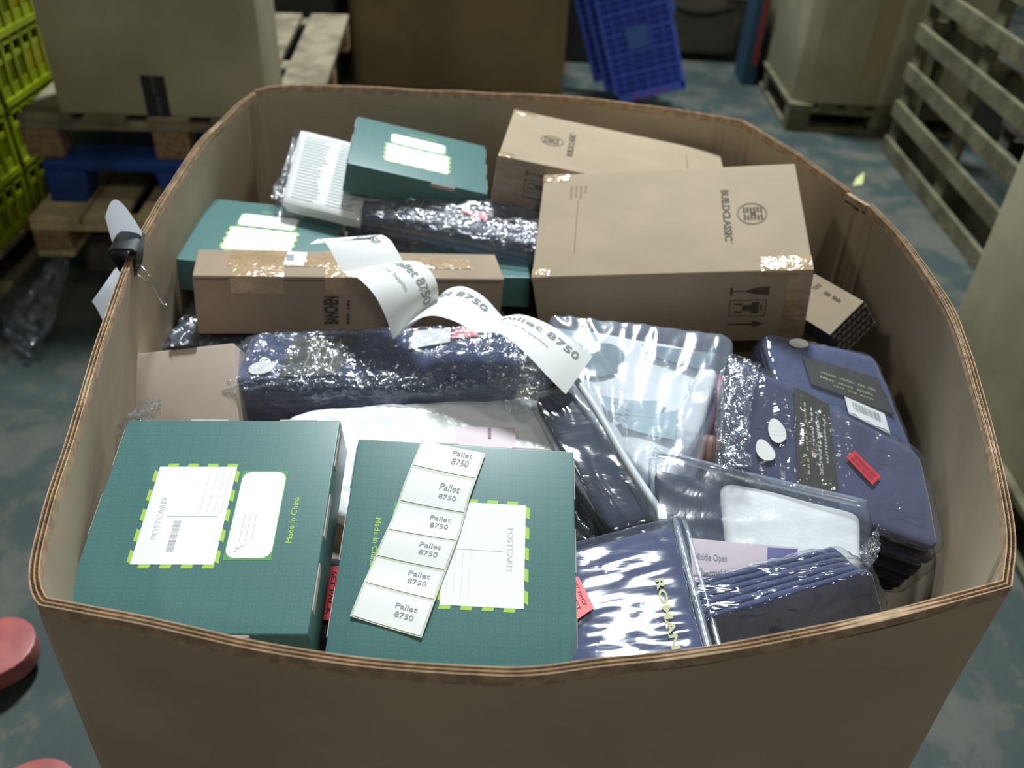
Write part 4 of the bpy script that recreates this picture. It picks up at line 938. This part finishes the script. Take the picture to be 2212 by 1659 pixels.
def sheet(u, v):
    i = v * 4; k = min(3, int(i)); f_ = i - k; a = P[k][0] * (1 - f_) + P[k + 1][0] * f_; b = P[k][1] * (1 - f_) + P[k + 1][1] * f_
    p = a * (1 - u) + b * u + np.array([-0.012, 0, 0]) * (0.6 if k > 1 else 0)
    if v < 0.25: p = p + (np.array([0, 0, 0.03]) * sin(pi * u) * (1 - v * 4))
    return Vector(p + np.array([0.0, 0, 0.012]) * sin(u * pi) * abs(v - 0.5)) - og2
m.grid(sheet, 10, 20); pm = mat('bluish_white_paper', (0.78, 0.84, 0.92), 0.7); nt = pm.node_tree; tl_ = nd(nt, 'ShaderNodeBsdfTranslucent'); tl_.inputs[0].default_value = (0.80, 0.86, 0.95, 1)
mx_ = nd(nt, 'ShaderNodeMixShader'); mx_.inputs[0].default_value = 0.45; nt.links.new(nt.nodes['Principled BSDF'].outputs[0], mx_.inputs[1]); nt.links.new(tl_.outputs[0], mx_.inputs[2]); nt.links.new(mx_.outputs[0], nt.nodes['Material Output'].inputs[0])
o = m.build('paper_note', pm, None, smooth='all'); o.location = og2
tag(o, 'white paper sheet held outside the left rim by the binder clip', 'paper')

# ---------------------------------------------------------------- background left: stack of pallets, taped carton, yellow crates
A6 = RZ(5.5); CX, CY = -1.685, 2.79
pallet((-1.60, 2.80, 0), RZ(4), 1.0, 1.2, 'dark grey wooden pallet at the bottom of the left stack', wood=WOODDARK, nb=6, group='stacked pallets on the left', seed=5)
pallet((-1.66, 2.64, 0.1445), RZ(4.5), 1.0, 1.25, 'pale wooden pallet under the blue plastic pallet', wood=WOODPALE, block=WOODORANGE, nb=6, bw=0.13, group='stacked pallets on the left', seed=6, base='y')
def plastic_pallet(loc, R, label):
    root = empty('plastic_pallet', loc, R, label, 'pallet', 'stacked pallets on the left')
    M().box(0, 0.9, 0, 0.85, 0.115, 0.15).build('deck', BLUEPAL, root, bevel=0.01)
    for x in (0, 0.39, 0.77):
        for y in (0, 0.36, 0.72):
            M().add([(x, y, 0), (x + 0.12, y, 0), (x + 0.12, y + 0.13, 0), (x, y + 0.13, 0), (x - (0 if x == 0 else 0.02), y, 0.115), (x + 0.14 if x < 0.7 else x + 0.13, y, 0.115), (x + 0.14 if x < 0.7 else x + 0.13, y + 0.13, 0.115), (x - (0 if x == 0 else 0.02), y + 0.13, 0.115)],
                [(0, 3, 2, 1), (4, 5, 6, 7), (0, 1, 5, 4), (1, 2, 6, 5), (2, 3, 7, 6), (3, 0, 4, 7)]).build('foot', BLUEPAL, root, bevel=0.008)
plastic_pallet((-1.635, 2.77, 0.289), RZ(5), 'blue plastic pallet sandwiched in the left stack of wooden ones')
pallet((CX, CY, 0.44), A6, 0.97, 1.36, 'weathered wooden pallet on top of the left stack, taped carton on it', block=WOODORANGE, nb=5, bw=0.135, group='stacked pallets on the left', seed=7, base='none')
root = empty('taped_carton', (-1.555, 2.835, 0.585), RZ(4.0), 'tall brown carton with black tape stub standing on the left pallet stack', 'carton')
M().box(0, 0.685, 0, 0.29, 0, 0.85).build('body', KRAFT_OLIVE, root, smooth=True, bevel=0.006)
m = M(); m.box(0.285, 0.362, -0.0012, 0.002, 0.0, 0.135); tp = m.build('black_tape', mat('black_printed_tape', (0.018, 0.02, 0.022), 0.4), root)
m = M(); put_text(m, 'prime', lambda u, v: (0.318 + v, -0.0018, 0.13 - u * 1.0), w=0.052, h=0.012); put_text(m, 'amazon', lambda u, v: (0.325 + v, -0.0018, 0.066 - u), w=0.058, h=0.012); m.build('tape_print', mat('tape_teal_ink', (0.14, 0.24, 0.26), 0.6), tp)
M().box(0.315, 0.345, -0.0015, 0.001, 0.385, 0.41).build('black_tape', MC['black_printed_tape'], root)

def crate(loc, R, label, Wd=0.40, D=0.60, H=0.21, m1=YELLOW, m2=YELLOWO):
    """ventilated stacking crate, local x = short side, y = long side"""
    root = empty('plastic_crate', loc, R, label, 'crate', 'yellow stacking crates on the left')
    m = M(); t = 0.012
    def wall(L, tf, n):
        m.box(0, L, -0.006, 0.006, 0.0, 0.035, tf=tf); m.box(0, L, -0.006, 0.006, H * 0.52, H * 0.60, tf=tf); m.box(0, L, -0.016, 0.006, H - 0.022, H, tf=tf); m.box(0, L, -0.012, 0.006, H * 0.78, H * 0.82, tf=tf)
        for i in range(n + 1):
            x = (L - 0.01) * i / n; m.box(x, x + 0.012, -0.012, 0.006, 0, H - 0.01, tf=tf)
            if i < n: m.box(x + (L / n) * 0.55, x + (L / n) * 0.62, -0.006, 0.006, 0.03, H * 0.55, tf=tf)
        m.box(L * 0.35, L * 0.65, -0.004, 0.004, H * 0.2, H * 0.52, 1, tf=tf)
    wall(D, lambda p: (Wd + p[1] * -1, p[0], p[2]), 9); wall(D, lambda p: (p[1], p[0], p[2]), 9)
    wall(Wd, lambda p: (p[0], p[1], p[2]), 6); wall(Wd, lambda p: (p[0], D - p[1], p[2]), 6)
    m.box(0, Wd, 0, D, 0.0, 0.008)
    m.build('crate_body', [m1, m2], root)
    return root
pallet((-2.70, 2.28, 0), RZ(0), 0.9, 1.96, 'brown wooden pallet under the yellow crates at far left', seed=8, wood=WOOD)
first = None; lbl = ['bottom', 'second', 'third', 'top']
for c_, y in enumerate((2.31, 2.945, 3.58)):
    for i in range(5):
        lab = 'yellow-green plastic crate, %s row from the floor, %s column of the left wall of crates' % (('lowest', 'second', 'third', 'fourth', 'fifth')[i], ('nearest', 'middle', 'rear')[c_])
        if first is None: first = crate((-2.21, y, 0.146), RZ(0), lab); k_ = first
        else: k_ = copy_tree(first); k_.location = (-2.21, y, 0.146 + i * 0.213)
        if not (c_ == 0 and i == 0): k_['label'] = lab

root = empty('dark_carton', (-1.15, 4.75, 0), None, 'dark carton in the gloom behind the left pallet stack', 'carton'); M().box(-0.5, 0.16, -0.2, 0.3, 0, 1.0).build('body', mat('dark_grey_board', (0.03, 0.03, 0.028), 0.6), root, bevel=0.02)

# loose film on the floor at the left
b_ = Vector((-1.62, 2.45, 0.01))
pts = [(118, 560, 0.14), (60, 640, 0.05), (20, 690, 0.04), (0, 735, 0.02), (150, 575, 0.12), (128, 660, 0.03), (110, 735, 0.02), (60, 780, 0.0)]
o = tuft(None, b_, pts, 'loose_film', None, mat_=FILMX, seed=24, amp=0.09, n=34); o.location = b_
tag(o, 'crumpled clear film trailing on the floor before the left pallets', 'plastic film')

# pallet truck forks
fr_ = Vector((-0.79, -0.61, 0)).normalized(); nr = Vector((-fr_.y, fr_.x, 0))
root = empty('pallet_truck', (-1.9, 0.5, 0), None, 'red pallet truck whose rounded fork tips enter at lower left', 'pallet truck'); og = Vector((-1.9, 0.5, 0))
for tip in (Vector((-1.0, 1.165, 0)), Vector((-0.775, 0.85, 0))):
    m = M(); poly = []; hw = 0.078
    for i in range(13):
        a = -pi / 2 + pi * i / 12; poly.append((-hw + hw * cos(a) * 1.0, hw * sin(a)))
    poly += [(-1.15, hw), (-1.15, -hw)]
    tf = lambda p, tip=tip: tip - og - fr_ * p[0] * -1 * -1 + nr * p[1] + Vector((0, 0, p[2])) if 0 else tip - og + fr_ * (-p[0]) + nr * p[1] + Vector((0, 0, p[2]))
    m.prism(poly, 0.035, 0.085, tf=tf)
    fk = m.build('fork', REDPAINT, root, smooth=True, bevel=0.006)
    m = M(); q0 = tip - og + fr_ * 0.12; m.tube([q0 + nr * 0.04 + Vector((0, 0, 0.04)), q0 - nr * 0.04 + Vector((0, 0, 0.04))], 0.04, 20); m.build('load_roller', RUBBER, fk, smooth=True)
tips = (Vector((-1.0, 1.165, 0)) + Vector((-0.775, 0.85, 0))) / 2 - og + fr_ * 1.18
def bx(a0, a1, b0, b1, z0, z1): return M().box(a0, a1, b0, b1, z0, z1, tf=lambda p: tips + fr_ * p[0] + nr * p[1] + Vector((0, 0, p[2])))
bx(-0.03, 0.09, -0.27, 0.27, 0.04, 0.42).build('pump_body', REDPAINT, root, bevel=0.012)
m = M(); m.tube([tips + fr_ * 0.12 + nr * 0.08 + Vector((0, 0, 0.09)), tips + fr_ * 0.12 - nr * 0.08 + Vector((0, 0, 0.09))], 0.09, 24); m.build('steering_wheels', RUBBER, root, smooth=True)
m = M(); m.tube([tips + fr_ * 0.12 + Vector((0, 0, 0.3)), tips + fr_ * 0.16 + Vector((0, 0, 1.15))], 0.018, 12); m.build('tiller', REDPAINT, root, smooth=True)

# ---------------------------------------------------------------- background rear
def closed_bin(name, label, x0, x1, y0, y1, z0, z1, mt, cham=0.06, group=None):
    root = empty(name, ((x0 + x1) / 2, (y0 + y1) / 2, z0), None, label, 'bin', group); c = cham; w, d = (x1 - x0) / 2, (y1 - y0) / 2
    poly = [(-w + c, -d), (w - c, -d), (w, -d + c), (w, d - c), (w - c, d), (-w + c, d), (-w, d - c), (-w, -d + c)]
    M().prism(poly, 0, z1 - z0 - 0.02).build('body', mt, root, smooth=True, bevel=0.006)
    M().prism([(x * 1.006, y * 1.006) for x, y in poly], z1 - z0 - 0.12, z1 - z0).build('lid', mt, root, smooth=True, bevel=0.004)
    return root
pallet((-1.0, 4.55, 0), RZ(0), 1.18, 1.2, 'wooden pallet beneath the big brown bin at the back', seed=11, wood=WOODDARK)
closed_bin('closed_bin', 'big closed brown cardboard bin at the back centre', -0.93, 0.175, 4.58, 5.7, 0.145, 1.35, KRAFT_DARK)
pallet((1.39, 4.67, 0), RZ(0), 1.0, 1.22, 'wooden pallet under the tan bin at the rear right', seed=12, wood=WOODGREEN)
r_ = closed_bin('closed_bin', 'tall tan cardboard bin on its own pallet at the rear right', 1.41, 2.36, 4.70, 5.86, 0.145, 1.35, KRAFT_OLIVE)
M().box(-0.16, -0.04, -0.5815, -0.578, 0.01, 1.15).build('tape_strip', mat('shiny_olive_tape', (0.30, 0.26, 0.14), 0.3), r_)

def blue_crate(loc, R, label):
    root = empty('folding_crate', loc, R, label, 'crate', 'blue folding crates leaning at the back')
    m = M(); Wd, H, T = 0.385, 0.60, 0.055   # x width, z height, y thickness; face at y = 0
    m.box(0.006, Wd - 0.006, 0.016, T, 0.006, H - 0.006, 1)
    m.box(0, 0.018, 0, T, 0, H); m.box(Wd - 0.018, Wd, 0, T, 0, H); m.box(0, Wd, 0, T, 0, 0.045); m.box(0, Wd, 0, T, H - 0.03, H)
    for i in range(1, 6): m.box(i * Wd / 6 - 0.004, i * Wd / 6 + 0.004, 0.004, 0.02, 0.04, H - 0.02)
    for i in range(1, 15):
        z = 0.04 + i * (H - 0.06) / 15; t_ = 0.007 if i in (3, 6, 9, 12) else 0.0035; m.box(0.01, Wd - 0.01, 0.002 if t_ > 0.005 else 0.007, 0.02, z - t_, z + t_)
    m.build('grid_panel', [BLUE, mat('blue_recess_shade', (0.03, 0.07, 0.50), 0.45)], root)  # second, darker blue paints the shade inside the recessed cells
    M().box(0.125, 0.245, -0.001, 0.004, 0.27, 0.39).build('embossed_plate', BLUELIGHT, root, bevel=0.002)
    M().box(-0.008, 0.0, 0.01, T - 0.005, 0.33, 0.42).build('latch', BLUELIGHT, root, bevel=0.002)
    M().box(Wd, Wd + 0.012, 0.005, T - 0.01, 0.40, 0.52).build('latch', BLUELIGHT, root, bevel=0.002)
    m = M()
    for i in range(4): words(m, lambda u, v, i=i: (0.11 + i * 0.052 + u, -0.0008, 0.008 + v), 0.024, 0.020, 1, i)
    m.build('red_marks', RED, root)
    return root
RB = Matrix.Rotation(radians(-19), 3, 'Y') @ Matrix.Rotation(radians(0), 3, 'Z')
RBz = Matrix.Rotation(radians(-7), 3, 'Z') @ RB
f1 = blue_crate((0.50, 4.93, 0.0), RBz, 'front blue folding crate leaning at the back, red letters along its lower edge')
f2 = copy_tree(f1); f2.matrix_world = Matrix.Translation((0.435, 5.012, 0.03)) @ RBz.to_4x4(); f2['label'] = 'blue folding crate directly behind the front leaning blue one'
f3 = copy_tree(f1); f3.matrix_world = Matrix.Translation((0.37, 5.094, 0.06)) @ RBz.to_4x4(); f3['label'] = 'rearmost of the three leaning blue folding crates'

# things in the gloom behind the blue crates
root = empty('wrapped_bag', (1.07, 6.0, 0.0), None, 'film-wrapped brown bag with a black curved arrow behind the blue crates', 'bag')
class WP:  # simple upright patch
    pass
m = M()
def wb(a, b, c):
    mm = (abs(a) ** 5 + abs(b) ** 5 + abs(c) ** 5) ** 0.2; g = max(abs(a), abs(b), abs(c)) / max(mm, 1e-6)
    p = Vector((a * g * 0.30, b * g * 0.18, 0.30 + c * g * 0.28)); return p + p.normalized() * 0.012 * noise.noise(p * 9)
L = lambda t: 2 * t - 1
for g_ in (lambda s, t: wb(L(s), -1, L(t)), lambda s, t: wb(L(s), 1, L(t)), lambda s, t: wb(-1, L(s), L(t)), lambda s, t: wb(1, L(s), L(t)), lambda s, t: wb(L(s), L(t), 1), lambda s, t: wb(L(s), L(t), -1)): m.grid(g_, 16, 12)
weld(m.build('body', mat('grey_brown_paper', (0.13, 0.12, 0.085), 0.6, spec=0.5), root, smooth='all'))
m = M(); pts_ = []
for i in range(17):
    t = i / 16; x = -0.24 + 0.42 * t; z = 0.335 - 0.05 * sin(pi * t) ; wd_ = 0.006 + 0.010 * sin(pi * min(1, t * 0.9 + 0.05)); pts_.append((x, z, wd_))
for (x, z, w1), (x2, z2, w2) in zip(pts_, pts_[1:]): m.box(0, 1, 0, 1, 0, 1, tf=lambda p, x=x, z=z, w1=w1, x2=x2, z2=z2, w2=w2: (x + (x2 - x) * p[0], -0.19 + 0.004 * p[1], (z if p[0] == 0 else z2) + (p[2] * 2 - 1) * (w1 if p[0] == 0 else w2)))
m.box(0.12, 0.205, -0.19, -0.186, 0.372, 0.384); m.box(0.193, 0.205, -0.19, -0.186, 0.31, 0.384)
m.build('curved_arrow', INK, root)
M().tube([(-0.26 + 0.52 * i / 12, -0.17 - 0.02 * sin(pi * i / 12), 0.44 + 0.02 * sin(i)) for i in range(13)], 0.03, 10).build('film_wrap', FILMJ, root, smooth='all')
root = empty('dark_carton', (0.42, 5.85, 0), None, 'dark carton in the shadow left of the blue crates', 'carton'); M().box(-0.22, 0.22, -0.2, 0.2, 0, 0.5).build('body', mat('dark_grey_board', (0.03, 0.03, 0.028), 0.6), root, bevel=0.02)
root = empty('upright_box', (1.31, 5.45, 0), None, 'narrow blue box with red stripe beside the rear right bin', 'box')
M().box(-0.03, 0.05, -0.05, 0.2, 0, 0.62).build('body', mat('deep_blue_board', (0.02, 0.07, 0.12), 0.6), root, bevel=0.004); M().box(0.012, 0.04, -0.0515, -0.048, 0.12, 0.55).build('red_stripe', mat('dull_red_print', (0.30, 0.03, 0.02), 0.6), root)

# ---------------------------------------------------------------- background right
# pallets standing on edge, boards level: local z -> -x, local x -> up
RV = Matrix(((0, 0, -1), (0, 1, 0), (1, 0, 0)))
pallet((1.994, 3.06, 0.001), RV, 1.18, 1.42, 'slatted wooden pallet standing on edge on the right, nearest of two', nb=7, bw=0.078, wood=WOODGREEN, group='pallets standing on edge on the right', seed=9)
pallet((2.52, 2.9, 0.001), RV, 1.28, 1.5, 'wooden pallet standing on edge behind the nearest slatted one', nb=7, bw=0.10, wood=WOODDARK, group='pallets standing on edge on the right', seed=9)
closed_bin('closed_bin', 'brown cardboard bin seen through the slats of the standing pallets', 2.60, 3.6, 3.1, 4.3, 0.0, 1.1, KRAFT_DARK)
pallet((1.33, 1.12, 0), RZ(0), 1.0, 1.25, 'pale wooden pallet under the near right cardboard bin', seed=13, wood=WOODGREEN)
closed_bin('closed_bin', 'brown cardboard bin at the right edge, nearest neighbour of the open one', 1.355, 2.33, 1.15, 2.37, 0.145, 1.15, KRAFT_OLIVE, cham=0.03)
m = M(); m.add([(0, 0, 0), (0.05, 0.015, 0.004), (0.075, 0.10, 0.03), (0.03, 0.06, 0.012)], [(0, 1, 2), (0, 2, 3)])
o = m.build('paper_scrap', mat('pale_yellow_paper', (0.62, 0.66, 0.28), 0.7)); o.location = (1.57, 3.98, 0.002); tag(o, 'small pale yellow paper scrap on the floor by the standing pallets', 'paper scrap')
